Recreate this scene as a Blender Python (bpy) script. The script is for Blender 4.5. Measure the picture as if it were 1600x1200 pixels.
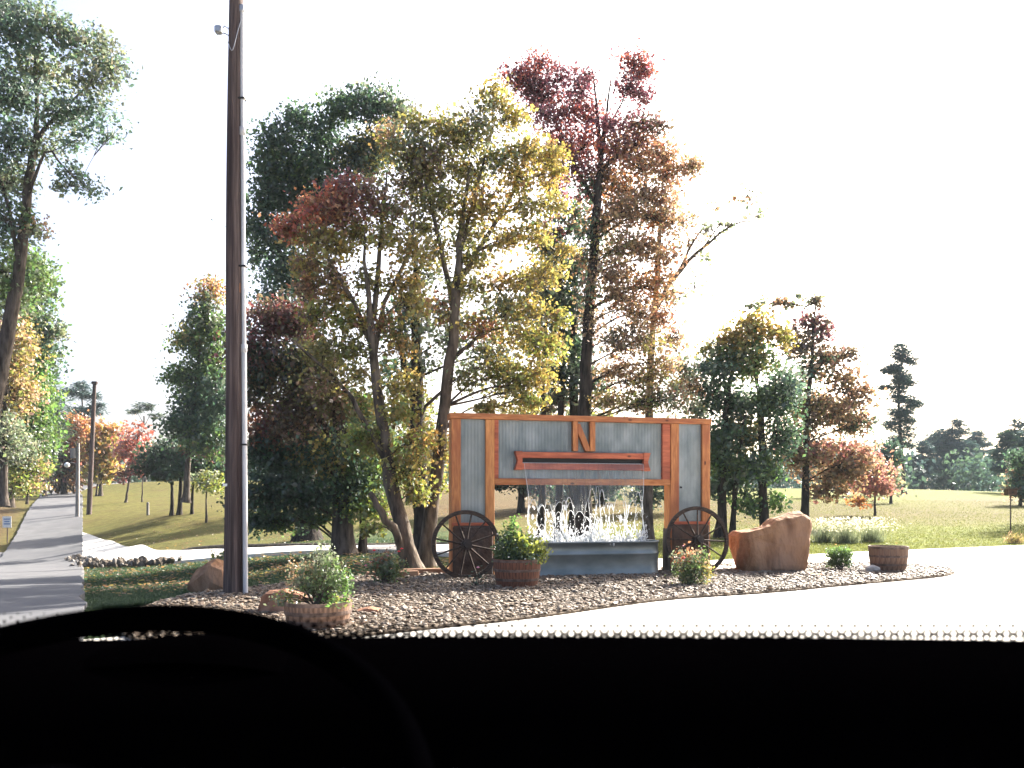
import bpy, bmesh, math, random
import numpy as np
from mathutils import Vector, Matrix, noise as mnoise

scene = bpy.context.scene
for o in list(bpy.data.objects):
    bpy.data.objects.remove(o)

# ------------------------------------------------------------------ camera
CZ, FPX, HOR = 1.34, 1300.0, 785.0          # eye height, focal length in px of a 1600 px wide picture, horizon row
cd = bpy.data.cameras.new('camera')
cd.sensor_width = 36.0
cd.lens = 36.0 * FPX / 1600.0
cd.shift_y = (HOR - 600.0) / 1600.0
cd.clip_start = 0.02
cd.clip_end = 3000
cd.dof.use_dof = True
cd.dof.focus_distance = 17.0
cd.dof.aperture_fstop = 8.0                 # a phone's 2 mm pupil: only the car's dashboard is soft
cam = bpy.data.objects.new('camera', cd)
cam.location = (0, 0, CZ)
cam.rotation_euler = (math.pi / 2, 0, 0)
scene.collection.objects.link(cam)
scene.camera = cam

# ------------------------------------------------------------------ sky, sun, exposure
SUN_AZ = math.radians(41.5)                  # measured from +Y towards +X
SUN_EL = math.radians(31.0)
world = bpy.data.worlds.new('World')
scene.world = world
world.use_nodes = True
wn = world.node_tree.nodes
sky = wn.new('ShaderNodeTexSky')
sky.sky_type = 'NISHITA'
sky.sun_disc = False
sky.sun_elevation = SUN_EL
sky.sun_rotation = SUN_AZ
sky.air_density = 0.7
sky.dust_density = 6.5
sky.ozone_density = 1.0
bg = wn['Background']
bg.inputs['Strength'].default_value = 0.098
world.node_tree.links.new(sky.outputs[0], bg.inputs[0])
sd = bpy.data.lights.new('sun', 'SUN')
sd.energy = 5.0
sd.angle = math.radians(0.53)
sd.color = (1.0, 0.93, 0.82)
sun = bpy.data.objects.new('sun', sd)
to_sun = Vector((math.sin(SUN_AZ) * math.cos(SUN_EL), math.cos(SUN_AZ) * math.cos(SUN_EL), math.sin(SUN_EL)))
sun.rotation_euler = (-to_sun).to_track_quat('-Z', 'Y').to_euler()
sun.location = (30, 30, 40)
scene.collection.objects.link(sun)
vs = scene.view_settings
vs.view_transform = 'Standard'
vs.look = 'None'
vs.gamma = 1.0
vs.use_curve_mapping = False
vs.exposure = 2.38
cy = scene.cycles
cy.use_denoising = True
cy.max_bounces = 8
cy.diffuse_bounces = 4
cy.transparent_max_bounces = 12
cy.caustics_reflective = False
cy.caustics_refractive = False
cy.sample_clamp_indirect = 6.0

# ------------------------------------------------------------------ helpers
col = scene.collection
rng = np.random.default_rng(7)
random.seed(7)

def W(px, py, Y):
    """the point at distance Y that stands at this row and column of the photograph"""
    return np.array([(px - 800.0) / FPX * Y, Y, CZ + (HOR - py) * Y / FPX])

def link(o, parent=None):
    col.objects.link(o)
    if parent is not None:
        o.parent = parent
    return o

def tag(o, label=None, cat=None, group=None, kind=None):
    if label: o['label'] = label
    if cat: o['category'] = cat
    if group: o['group'] = group
    if kind: o['kind'] = kind
    return o

def thing(name, label, cat, loc=(0, 0, 0), rz=0.0, group=None):
    o = bpy.data.objects.new(name, None)
    o.empty_display_size = 0.2
    o.location = loc
    o.rotation_euler = (0, 0, rz)
    link(o)
    return tag(o, label, cat, group)

def mesh_np(name, V, Fc, smooth=False, colors=None):
    """mesh from arrays; Fc is one (n,k) array or a list of such arrays"""
    if not isinstance(Fc, (list, tuple)):
        Fc = [Fc]
    Fc = [np.asarray(f, dtype=np.int32) for f in Fc if len(f)]
    V = np.asarray(V, dtype=np.float32)
    me = bpy.data.meshes.new(name)
    me.vertices.add(len(V))
    me.vertices.foreach_set('co', V.ravel())
    tot = np.concatenate([np.full(len(f), f.shape[1], dtype=np.int32) for f in Fc])
    loops = np.concatenate([f.ravel() for f in Fc])
    me.loops.add(len(loops))
    me.loops.foreach_set('vertex_index', loops)
    start = np.concatenate([[0], np.cumsum(tot)[:-1]]).astype(np.int32)
    me.polygons.add(len(tot))
    me.polygons.foreach_set('loop_start', start)
    me.polygons.foreach_set('loop_total', tot)
    me.polygons.foreach_set('use_smooth', np.full(len(tot), smooth, dtype=bool))
    if colors is not None:
        at = me.color_attributes.new('tint', 'FLOAT_COLOR', 'POINT')
        c = np.ones((len(V), 4), dtype=np.float32)
        c[:, :3] = colors
        at.data.foreach_set('color', c.ravel())
    me.update(calc_edges=True)
    me.validate()
    return me

def obj(name, me, mat, parent=None, loc=None, rot=None):
    if mat is not None and not me.materials:
        me.materials.append(mat)
    o = bpy.data.objects.new(name, me)
    if loc is not None: o.location = loc
    if rot is not None: o.rotation_euler = rot
    return link(o, parent)

def from_bm(name, bm, smooth=False):
    me = bpy.data.meshes.new(name)
    bmesh.ops.recalc_face_normals(bm, faces=bm.faces)
    bm.to_mesh(me)
    bm.free()
    for p in me.polygons:
        p.use_smooth = smooth
    return me

def box_me(name, x0, x1, y0, y1, z0, z1, bev=0.006):
    bm = bmesh.new()
    bmesh.ops.create_cube(bm, size=1.0)
    for v in bm.verts:
        v.co = Vector(((x0 + x1) / 2 + v.co.x * (x1 - x0), (y0 + y1) / 2 + v.co.y * (y1 - y0), (z0 + z1) / 2 + v.co.z * (z1 - z0)))
    if bev:
        bmesh.ops.bevel(bm, geom=bm.edges[:], offset=bev, segments=1, affect='EDGES')
    return from_bm(name, bm)

def catmull(P, n):
    P = np.asarray(P, float)
    if len(P) == 2:
        t = np.linspace(0, 1, n)[:, None]
        return P[0] * (1 - t) + P[1] * t
    Q = np.vstack([2 * P[0] - P[1], P, 2 * P[-1] - P[-2]])
    out = []
    seg = len(P) - 1
    for s in np.linspace(0, seg - 1e-6, n):
        i = int(s); t = s - i
        p0, p1, p2, p3 = Q[i], Q[i + 1], Q[i + 2], Q[i + 3]
        out.append(0.5 * (2 * p1 + (p2 - p0) * t + (2 * p0 - 5 * p1 + 4 * p2 - p3) * t * t + (3 * p1 - p0 - 3 * p2 + p3) * t ** 3))
    return np.array(out)

def tube(P, R, k=6, cap=False):
    P = np.asarray(P, float); R = np.asarray(R, float)
    n = len(P)
    T = np.gradient(P, axis=0)
    T /= np.linalg.norm(T, axis=1)[:, None] + 1e-9
    ref = np.array([0.0, 1.0, 0.13]) if abs(T[0][1]) < 0.8 else np.array([1.0, 0.1, 0.0])
    A = np.cross(T, ref); A /= np.linalg.norm(A, axis=1)[:, None] + 1e-9
    B = np.cross(T, A)
    ang = np.linspace(0, 2 * np.pi, k, endpoint=False)
    V = P[:, None, :] + R[:, None, None] * (np.cos(ang)[None, :, None] * A[:, None, :] + np.sin(ang)[None, :, None] * B[:, None, :])
    V = V.reshape(-1, 3)
    i = np.arange(n - 1)[:, None] * k
    j = np.arange(k)[None, :]
    j2 = (j + 1) % k
    Fq = np.stack([i + j, i + j2, i + k + j2, i + k + j], -1).reshape(-1, 4)
    return V, Fq

class Acc:
    """collects tubes and boxes into one mesh"""
    def __init__(s): s.V = []; s.F = {}; s.n = 0; s.C = []
    def add(s, V, Fc, c=None):
        Fc = np.asarray(Fc)
        s.V.append(np.asarray(V, float)); s.F.setdefault(Fc.shape[1], []).append(Fc + s.n); s.n += len(V)
        if c is not None:
            c = np.asarray(c, float)
            s.C.append(np.broadcast_to(c, (len(V), 3)))
    def tube(s, P, R, k=6, c=None): s.add(*tube(P, R, k), c=c)
    def mesh(s, name, smooth=True, off=(0, 0, 0)):
        V = np.concatenate(s.V) - np.asarray(off)
        return mesh_np(name, V, [np.concatenate(f) for f in s.F.values()], smooth, np.concatenate(s.C) if s.C else None)

# ------------------------------------------------------------------ materials
def new_mat(name):
    m = bpy.data.materials.new(name)
    m.use_nodes = True
    return m, m.node_tree.nodes, m.node_tree.links, m.node_tree.nodes['Principled BSDF']

def noise_mat(name, c1, c2, scale=6.0, rough=0.8, bump=0.2, metallic=0.0, stretch=(1, 1, 1), detail=6.0, c3=None, spec=0.3, bscale=None, dist=0.02, lo=0.35, hi=0.65):
    m, n, l, p = new_mat(name)
    tc = n.new('ShaderNodeTexCoord')
    mp = n.new('ShaderNodeMapping'); mp.inputs['Scale'].default_value = stretch
    l.new(tc.outputs['Object'], mp.inputs['Vector'])
    nz = n.new('ShaderNodeTexNoise'); nz.inputs['Scale'].default_value = scale; nz.inputs['Detail'].default_value = detail
    l.new(mp.outputs[0], nz.inputs['Vector'])
    cr = n.new('ShaderNodeValToRGB')
    cr.color_ramp.elements[0].position = lo; cr.color_ramp.elements[0].color = (*c1, 1)
    cr.color_ramp.elements[1].position = hi; cr.color_ramp.elements[1].color = (*c2, 1)
    l.new(nz.outputs['Fac'], cr.inputs[0])
    outc = cr.outputs[0]
    if c3 is not None:
        nz2 = n.new('ShaderNodeTexNoise'); nz2.inputs['Scale'].default_value = scale * 0.23; nz2.inputs['Detail'].default_value = 4
        l.new(mp.outputs[0], nz2.inputs['Vector'])
        r2 = n.new('ShaderNodeValToRGB'); r2.color_ramp.elements[0].position = 0.48; r2.color_ramp.elements[1].position = 0.66
        l.new(nz2.outputs['Fac'], r2.inputs[0])
        mx = n.new('ShaderNodeMix'); mx.data_type = 'RGBA'
        l.new(r2.outputs[0], mx.inputs[0]); l.new(outc, mx.inputs[6]); mx.inputs[7].default_value = (*c3, 1)
        outc = mx.outputs[2]
    l.new(outc, p.inputs['Base Color'])
    p.inputs['Roughness'].default_value = rough
    p.inputs['Metallic'].default_value = metallic
    p.inputs['Specular IOR Level'].default_value = spec
    if bump:
        nb = n.new('ShaderNodeTexNoise'); nb.inputs['Scale'].default_value = bscale or scale * 2.5; nb.inputs['Detail'].default_value = 8
        l.new(mp.outputs[0], nb.inputs['Vector'])
        b = n.new('ShaderNodeBump'); b.inputs['Strength'].default_value = bump; b.inputs['Distance'].default_value = dist
        l.new(nb.outputs['Fac'], b.inputs['Height']); l.new(b.outputs[0], p.inputs['Normal'])
    return m

def plain_mat(name, c, rough=0.7, metallic=0.0, spec=0.3):
    m, n, l, p = new_mat(name)
    p.inputs['Base Color'].default_value = (*c, 1)
    p.inputs['Roughness'].default_value = rough
    p.inputs['Metallic'].default_value = metallic
    p.inputs['Specular IOR Level'].default_value = spec
    return m

def leaf_mat(name, trans=0.5, gloss=0.05, grough=0.45, gain=1.0):
    m, n, l, p = new_mat(name)
    n.remove(p)
    out = n['Material Output']
    at = n.new('ShaderNodeAttribute'); at.attribute_name = 'tint'
    d = n.new('ShaderNodeBsdfDiffuse'); t = n.new('ShaderNodeBsdfTranslucent'); g = n.new('ShaderNodeBsdfGlossy')
    g.inputs['Roughness'].default_value = grough
    g.inputs['Color'].default_value = (0.9, 0.95, 1, 1)
    l.new(at.outputs['Color'], d.inputs['Color'])
    hs = n.new('ShaderNodeHueSaturation'); hs.inputs['Saturation'].default_value = 0.98; hs.inputs['Value'].default_value = 1.2 * gain
    l.new(at.outputs['Color'], hs.inputs['Color']); l.new(hs.outputs[0], t.inputs['Color'])
    m1 = n.new('ShaderNodeMixShader'); m1.inputs[0].default_value = trans
    l.new(d.outputs[0], m1.inputs[1]); l.new(t.outputs[0], m1.inputs[2])
    m2 = n.new('ShaderNodeMixShader'); m2.inputs[0].default_value = gloss
    l.new(m1.outputs[0], m2.inputs[1]); l.new(g.outputs[0], m2.inputs[2])
    l.new(m2.outputs[0], out.inputs['Surface'])
    return m

def tint_mat(name, rough=0.9, scale=3.0, amount=0.35, bump=0.3, bscale=40.0, spec=0.2, dist=0.03):
    """colour from the mesh's own tint, broken up by two noises"""
    m, n, l, p = new_mat(name)
    at = n.new('ShaderNodeAttribute'); at.attribute_name = 'tint'
    tc = n.new('ShaderNodeTexCoord')
    nz = n.new('ShaderNodeTexNoise'); nz.inputs['Scale'].default_value = scale; nz.inputs['Detail'].default_value = 8; nz.inputs['Roughness'].default_value = 0.7
    l.new(tc.outputs['Object'], nz.inputs['Vector'])
    mr = n.new('ShaderNodeMapRange'); mr.inputs['From Min'].default_value = 0.3; mr.inputs['From Max'].default_value = 0.7
    mr.inputs['To Min'].default_value = 1 - amount; mr.inputs['To Max'].default_value = 1 + amount
    l.new(nz.outputs['Fac'], mr.inputs['Value'])
    vm = n.new('ShaderNodeVectorMath'); vm.operation = 'SCALE'
    l.new(at.outputs['Color'], vm.inputs[0]); l.new(mr.outputs[0], vm.inputs['Scale'])
    l.new(vm.outputs[0], p.inputs['Base Color'])
    p.inputs['Roughness'].default_value = rough
    p.inputs['Specular IOR Level'].default_value = spec
    if bump:
        nb = n.new('ShaderNodeTexNoise'); nb.inputs['Scale'].default_value = bscale; nb.inputs['Detail'].default_value = 6
        l.new(tc.outputs['Object'], nb.inputs['Vector'])
        b = n.new('ShaderNodeBump'); b.inputs['Strength'].default_value = bump; b.inputs['Distance'].default_value = dist
        l.new(nb.outputs['Fac'], b.inputs['Height']); l.new(b.outputs[0], p.inputs['Normal'])
    return m

def add_knots(m, sc=(2.2, 2.2, 1.1), dark=(0.10, 0.032, 0.018), size=0.055):
    n, l = m.node_tree.nodes, m.node_tree.links
    p = n['Principled BSDF']
    src = p.inputs['Base Color'].links[0].from_socket
    tc = n.new('ShaderNodeTexCoord'); mp = n.new('ShaderNodeMapping'); mp.inputs['Scale'].default_value = sc
    l.new(tc.outputs['Object'], mp.inputs['Vector'])
    v = n.new('ShaderNodeTexVoronoi'); v.inputs['Scale'].default_value = 2.0
    l.new(mp.outputs[0], v.inputs['Vector'])
    cr = n.new('ShaderNodeValToRGB'); cr.color_ramp.elements[0].position = size; cr.color_ramp.elements[0].color = (1, 1, 1, 1)
    cr.color_ramp.elements[1].position = size * 2.2; cr.color_ramp.elements[1].color = (0, 0, 0, 1)
    l.new(v.outputs['Distance'], cr.inputs[0])
    mx = n.new('ShaderNodeMix'); mx.data_type = 'RGBA'
    l.new(cr.outputs[0], mx.inputs[0]); l.new(src, mx.inputs[6]); mx.inputs[7].default_value = (*dark, 1)
    l.new(mx.outputs[2], p.inputs['Base Color'])

M = {}
M['leaf'] = leaf_mat('leaf', 0.55, 0.05)
M['needle'] = leaf_mat('needle', 0.25, 0.05)
M['bark'] = noise_mat('bark', (0.035, 0.028, 0.024), (0.12, 0.10, 0.085), 9, 0.95, 0.8, stretch=(1, 1, 0.25), dist=0.05, spec=0.1)
M['bark_grey'] = noise_mat('bark_grey', (0.04, 0.034, 0.030), (0.15, 0.125, 0.10), 8, 0.95, 0.8, stretch=(1, 1, 0.3), dist=0.04, spec=0.1)
M['bark_dark'] = noise_mat('bark_dark', (0.015, 0.013, 0.012), (0.055, 0.046, 0.04), 9, 0.95, 0.8, stretch=(1, 1, 0.25), dist=0.05, spec=0.1)
M['cedar'] = noise_mat('cedar', (0.32, 0.115, 0.042), (0.52, 0.215, 0.080), 5, 0.75, 0.25, stretch=(6, 6, 0.9), c3=(0.30, 0.10, 0.045), dist=0.006)
M['cedar_flat'] = noise_mat('cedar_flat', (0.32, 0.115, 0.042), (0.52, 0.215, 0.080), 5, 0.75, 0.25, stretch=(0.9, 6, 6), c3=(0.30, 0.10, 0.045), dist=0.006)
M['cedar_red'] = noise_mat('cedar_red', (0.34, 0.085, 0.045), (0.50, 0.15, 0.075), 5, 0.75, 0.25, stretch=(0.9, 6, 6), c3=(0.24, 0.07, 0.04), dist=0.006)
M['cedar_light'] = noise_mat('cedar_light', (0.42, 0.17, 0.06), (0.62, 0.28, 0.10), 5, 0.75, 0.25, stretch=(6, 6, 0.9), c3=(0.40, 0.15, 0.05), dist=0.006)
for _k in ('cedar', 'cedar_flat', 'cedar_red', 'cedar_light'):
    add_knots(M[_k], (1.1, 2.2, 2.2) if _k in ('cedar_flat', 'cedar_red') else (2.2, 2.2, 1.1))
M['galv'] = noise_mat('galvanised', (0.13, 0.155, 0.162), (0.25, 0.275, 0.28), 3.2, 0.48, 0.05, metallic=0.55, stretch=(1.2, 1.2, 0.6), c3=(0.22, 0.23, 0.215), spec=0.5)
M['tank'] = noise_mat('tank_zinc', (0.12, 0.145, 0.15), (0.20, 0.23, 0.235), 3.0, 0.42, 0.05, metallic=0.6, stretch=(0.7, 0.7, 1.5), spec=0.5)
M['iron'] = noise_mat('old_iron', (0.012, 0.010, 0.010), (0.05, 0.032, 0.022), 14, 0.7, 0.3, spec=0.4, dist=0.004)
M['oldwood'] = noise_mat('weathered_wood', (0.02, 0.013, 0.010), (0.075, 0.05, 0.035), 9, 0.85, 0.4, stretch=(1, 4, 4), dist=0.006)
M['stone_dark'] = noise_mat('dark_stone', (0.045, 0.026, 0.018), (0.13, 0.075, 0.05), 5, 0.9, 0.8, dist=0.03, c3=(0.07, 0.06, 0.055))
M['boulder'] = noise_mat('red_sandstone', (0.14, 0.064, 0.030), (0.34, 0.185, 0.095), 4.2, 0.92, 1.0, c3=(0.31, 0.19, 0.125), dist=0.10, bscale=7, stretch=(1, 1, 0.45))
M['boulder2'] = noise_mat('brown_sandstone', (0.16, 0.072, 0.04), (0.32, 0.15, 0.085), 4, 0.92, 0.8, c3=(0.42, 0.26, 0.18), dist=0.04, bscale=10)
M['stone_pale'] = noise_mat('pale_stone', (0.35, 0.31, 0.27), (0.6, 0.55, 0.5), 6, 0.9, 0.6, dist=0.02)
M['stone_grey'] = noise_mat('grey_stone', (0.10, 0.09, 0.08), (0.24, 0.22, 0.20), 6, 0.9, 0.6, dist=0.02)
M['stave'] = noise_mat('barrel_stave', (0.10, 0.055, 0.035), (0.25, 0.15, 0.10), 7, 0.8, 0.4, stretch=(5, 5, 0.7), dist=0.006, c3=(0.16, 0.11, 0.085))
M['stave_red'] = noise_mat('barrel_stave_red', (0.085, 0.035, 0.022), (0.20, 0.085, 0.05), 7, 0.8, 0.4, stretch=(5, 5, 0.7), dist=0.006)
M['hoop'] = noise_mat('hoop_steel', (0.07, 0.045, 0.035), (0.17, 0.12, 0.10), 12, 0.6, 0.2, metallic=0.3)
M['soil'] = noise_mat('soil', (0.03, 0.02, 0.014), (0.08, 0.055, 0.04), 30, 1.0, 0.8)
M['pole'] = noise_mat('creosote_pole', (0.050, 0.036, 0.034), (0.165, 0.122, 0.112), 9, 0.95, 1.0, stretch=(6, 6, 0.16), c3=(0.038, 0.024, 0.024), dist=0.03, lo=0.3, hi=0.7)
M['pole_grey'] = noise_mat('grey_pole', (0.16, 0.15, 0.15), (0.28, 0.27, 0.26), 5, 0.9, 0.3, stretch=(4, 4, 0.4))
M['conduit'] = noise_mat('conduit_pipe', (0.40, 0.40, 0.41), (0.54, 0.54, 0.55), 3, 0.45, 0.05, stretch=(2, 2, 0.4), spec=0.5)
M['steel'] = plain_mat('steel_fitting', (0.35, 0.36, 0.38), 0.4, 0.7)
M['black'] = plain_mat('black_rubber_gap_shade', (0.01, 0.01, 0.011), 0.6)  # also stands in for shade in the slot and bird box hole
M['white'] = plain_mat('white_paint', (0.78, 0.78, 0.76), 0.5)
M['dash'] = plain_mat('black_dash_shaded', (0.00016, 0.00013, 0.0002), 1.0, spec=0.0)  # near-zero base: shade of the unbuilt cabin is put into it
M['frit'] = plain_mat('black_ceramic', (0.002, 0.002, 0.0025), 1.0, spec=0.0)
M['wheelskin'] = plain_mat('steering_leather_shaded', (0.00017, 0.00016, 0.00026), 1.0, spec=0.0)  # darkened to cabin shade, as no car roof is built above it
M['concrete'] = noise_mat('concrete', (0.50, 0.48, 0.44), (0.60, 0.58, 0.54), 1.3, 0.9, 0.25, c3=(0.55, 0.53, 0.49), bscale=60, dist=0.006)
M['asphalt'] = noise_mat('worn_asphalt', (0.066, 0.069, 0.076), (0.098, 0.10, 0.106), 1.1, 0.9, 0.4, c3=(0.078, 0.08, 0.088), bscale=50, dist=0.01)
M['kerb'] = noise_mat('dark_kerb', (0.05, 0.04, 0.03), (0.12, 0.10, 0.08), 5, 0.95, 0.4)
M['timber'] = noise_mat('landscape_timber', (0.20, 0.10, 0.06), (0.36, 0.22, 0.13), 6, 0.85, 0.4, stretch=(0.8, 5, 5), dist=0.006)
M['ground'] = tint_mat('grass_ground', 0.95, 2.2, 0.45, 0.8, 14.0, spec=0.05, dist=0.08)
def patchy(m, c, scale, lo, hi, fac):
    n, l = m.node_tree.nodes, m.node_tree.links
    p = n['Principled BSDF']; src = p.inputs['Base Color'].links[0].from_socket
    tc = n.new('ShaderNodeTexCoord'); nz = n.new('ShaderNodeTexNoise'); nz.inputs['Scale'].default_value = scale; nz.inputs['Detail'].default_value = 9; nz.inputs['Roughness'].default_value = 0.72
    l.new(tc.outputs['Object'], nz.inputs['Vector'])
    mr = n.new('ShaderNodeMapRange'); mr.inputs['From Min'].default_value = lo; mr.inputs['From Max'].default_value = hi; mr.inputs['To Max'].default_value = fac
    l.new(nz.outputs['Fac'], mr.inputs['Value'])
    mx = n.new('ShaderNodeMix'); mx.data_type = 'RGBA'
    l.new(mr.outputs[0], mx.inputs[0]); l.new(src, mx.inputs[6]); mx.inputs[7].default_value = (*c, 1)
    l.new(mx.outputs[2], p.inputs['Base Color'])
patchy(M['ground'], (0.085, 0.062, 0.030), 0.35, 0.5, 0.68, 0.65)
patchy(M['ground'], (0.060, 0.078, 0.018), 0.16, 0.52, 0.7, 0.35)
patchy(M['concrete'], (0.36, 0.34, 0.31), 0.7, 0.56, 0.72, 0.6)
patchy(M['asphalt'], (0.05, 0.05, 0.053), 0.5, 0.55, 0.7, 0.6)
M['blade'] = leaf_mat('grass_blade', 0.4, 0.03)
M['pebble'] = tint_mat('pebble', 0.62, 20.0, 0.2, 0.0, spec=0.3)
M['gravelbed'] = noise_mat('gravel_bed', (0.05, 0.036, 0.027), (0.16, 0.125, 0.09), 34, 0.95, 0.9, dist=0.03, bscale=30)
M['signblue'] = plain_mat('sign_blue', (0.16, 0.24, 0.42), 0.5)
M['petal_red'] = plain_mat('petal_red', (0.62, 0.03, 0.04), 0.6)
M['petal_pink'] = plain_mat('petal_pink', (0.75, 0.28, 0.38), 0.6)
M['petal_white'] = plain_mat('petal_white', (0.8, 0.78, 0.70), 0.6)

# ------------------------------------------------------------------ terrain
RD = np.array([-0.4587, 0.8886])             # heading of the country road; its edge runs past the car
RN = np.array([-0.8886, -0.4587])            # to the road's far side
ctrl = []
def cp(px, py, Y): ctrl.append(W(px, py, Y))
def cz(x, y, z): ctrl.append(np.array([x, y, z], float))
for Y, z in ((10, -0.03), (15, -0.27), (25, -0.85), (32, -1.3), (40.6, -1.66), (46, -1.25), (54, -0.57), (64, 0.6), (80, 1.7), (95, 2.5), (112, 3.5)):
    X = -0.5162 * Y
    cz(X, Y, z); cz(X - 4.2, Y, z)
    if Y > 12: cz(X - 12, Y, z + 0.1)
for p in ((200, 880, 36), (250, 800, 55), (200, 755, 100), (310, 880, 27), (310, 866, 28.5), (340, 853, 32), (310, 920, 17), (450, 900, 17), (535, 868, 20.7),
          (450, 866, 23), (450, 856, 27), (600, 857, 27), (550, 830, 38), (450, 800, 55), (1000, 852, 24), (1000, 790, 50), (800, 774, 66), (620, 775, 70),
          (210, 866, 34), (210, 849, 38.5), (160, 866, 39), (160, 845, 45), (210, 884, 31), (1450, 765, 110), (1600, 772, 100), (1500, 800, 50), (1450, 835, 30), (1300, 800, 45), (1250, 786, 58), (1350, 775, 80), (1150, 775, 75)):
    cp(*p)
for p in ((-3, -10, 0), (3, 0, 0), (0, 6, 0), (8, 8, 0), (-5, 12, -0.05), (-2, 16, 0), (3, 16, 0), (8, 18, 0), (14, 22, 0), (20, 15, 0), (30, 20, 0.1), (-14, -10, 0), (-14, 5, -0.1),
          (-40, 20, -0.6), (-70, 60, 0.5), (-90, 130, 4.0), (-40, 150, 4.2), (0, 150, 3.6), (60, 150, 2.9), (120, 150, 2.8), (110, 60, 1.5), (60, 10, 0.2), (60, -30, 0), (-60, -40, 0), (0, -50, 0)):
    cz(*p)
ctrl = np.array(ctrl)
_P = ctrl[:, :2] / 10.0
def _U(r2): return r2 * np.log(r2 + 1e-9) * 0.5
_n = len(_P)
_K = _U(((_P[:, None] - _P[None]) ** 2).sum(-1)) + 0.10 * np.eye(_n)
_A = np.zeros((_n + 3, _n + 3)); _A[:_n, :_n] = _K; _A[:_n, _n] = 1; _A[:_n, _n + 1:] = _P; _A[_n, :_n] = 1; _A[_n + 1:, :_n] = _P.T
_w = np.linalg.solve(_A, np.concatenate([ctrl[:, 2], np.zeros(3)]))
def sstep(a, b, x):
    t = np.clip((x - a) / (b - a), 0, 1)
    return t * t * (3 - 2 * t)
def terrain(x, y):
    x = np.atleast_1d(np.asarray(x, float)); y = np.atleast_1d(np.asarray(y, float))
    sh = x.shape
    q = np.stack([x.ravel(), y.ravel()], -1)
    z = np.empty(len(q))
    for s in range(0, len(q), 20000):
        c = q[s:s + 20000] / 10.0
        d = _U(((c[:, None] - _P[None]) ** 2).sum(-1))
        z[s:s + 20000] = d @ _w[:_n] + _w[_n] + c @ _w[_n + 1:]
    z = z.reshape(sh)
    r = np.hypot(x, y - 40)
    z = z + (3.0 - z) * sstep(120, 200, r)
    flat = sstep(-5.6, -4.0, x) * (1 - sstep(38, 60, x)) * (1 - sstep(18.5 + 0.42 * np.clip(x - 4, 0, 40), 23.0 + 0.42 * np.clip(x - 4, 0, 40), y))
    z = z * (1 - flat) - 0.02 * flat
    back = 1 - sstep(-14, 2, y)
    return z * (1 - back) - 0.02 * back
def tz(x, y): return float(terrain([x], [y])[0])

# ground colours: the left lawn's shade is put into its tone, other grass differs
LAWN_SHADED = np.array((0.030, 0.058, 0.027)); SUNNY = np.array((0.098, 0.118, 0.020)); DORM = np.array((0.072, 0.062, 0.023))
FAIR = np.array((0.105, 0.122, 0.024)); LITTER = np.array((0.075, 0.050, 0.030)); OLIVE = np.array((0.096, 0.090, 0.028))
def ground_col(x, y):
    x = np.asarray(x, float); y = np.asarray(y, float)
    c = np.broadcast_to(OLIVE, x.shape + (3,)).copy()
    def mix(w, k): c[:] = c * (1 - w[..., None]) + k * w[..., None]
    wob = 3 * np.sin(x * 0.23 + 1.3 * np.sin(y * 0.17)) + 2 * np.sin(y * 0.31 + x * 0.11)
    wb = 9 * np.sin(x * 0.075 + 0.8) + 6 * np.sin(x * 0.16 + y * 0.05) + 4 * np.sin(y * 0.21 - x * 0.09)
    mix((1 - sstep(26, 36, y + wob - 0.4 * np.abs(x + 8))) * (1 - sstep(-4, 0, x)), LAWN_SHADED)
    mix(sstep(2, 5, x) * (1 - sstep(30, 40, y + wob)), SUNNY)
    mix(sstep(2, 12, x + wob) * sstep(34, 52, y + wb) * (1 - sstep(54, 80, y + wb)) * 0.85, DORM * 0.85 + LITTER * 0.25)
    mix(sstep(10, 22, x + wob) * sstep(56, 82, y + wb), FAIR)
    mix(sstep(-16, -8, x + wob) * (1 - sstep(6, 14, x + wob)) * sstep(40, 50, y + wob), LITTER * 0.8 + DORM * 0.4)
    mix(sstep(-40, -25, x + wob) * (1 - sstep(-14, -8, x)) * sstep(46, 60, y + wob), OLIVE * 0.7 + DORM * 0.45)
    # brown leaf litter on the verge left of the road
    side = -(x * RN[0] + y * RN[1])
    mix(sstep(3.8, 5.0, -side) * (1 - sstep(60, 90, y)), LITTER * 1.1)
    return c

def graded(a, b, n, c, k):
    """n coordinates from a to b, densest round c"""
    ta, tb = np.arcsinh((a - c) / k), np.arcsinh((b - c) / k)
    return c + k * np.sinh(np.linspace(ta, tb, n))
gx = graded(-420, 420, 300, -4, 14)
gy = graded(-90, 520, 300, 26, 18)
GX, GY = np.meshgrid(gx, gy)
GZ = terrain(GX, GY)
GZ += 0.03 * np.sin(GX * 1.7 + 0.6 * np.sin(GY * 1.1)) * np.sin(GY * 1.3) * sstep(-5, -9, -0 + GX * 0 - 7) * 0
V = np.stack([GX, GY, GZ], -1).reshape(-1, 3)
i = np.arange(len(gy) - 1)[:, None] * len(gx) + np.arange(len(gx) - 1)[None]
Fq = np.stack([i, i + 1, i + 1 + len(gx), i + len(gx)], -1).reshape(-1, 4)
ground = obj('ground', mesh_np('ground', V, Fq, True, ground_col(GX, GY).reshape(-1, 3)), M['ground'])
tag(ground, 'grassy rolling ground, green lawn near and tan dormant turf beyond', 'ground', kind='structure')

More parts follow.
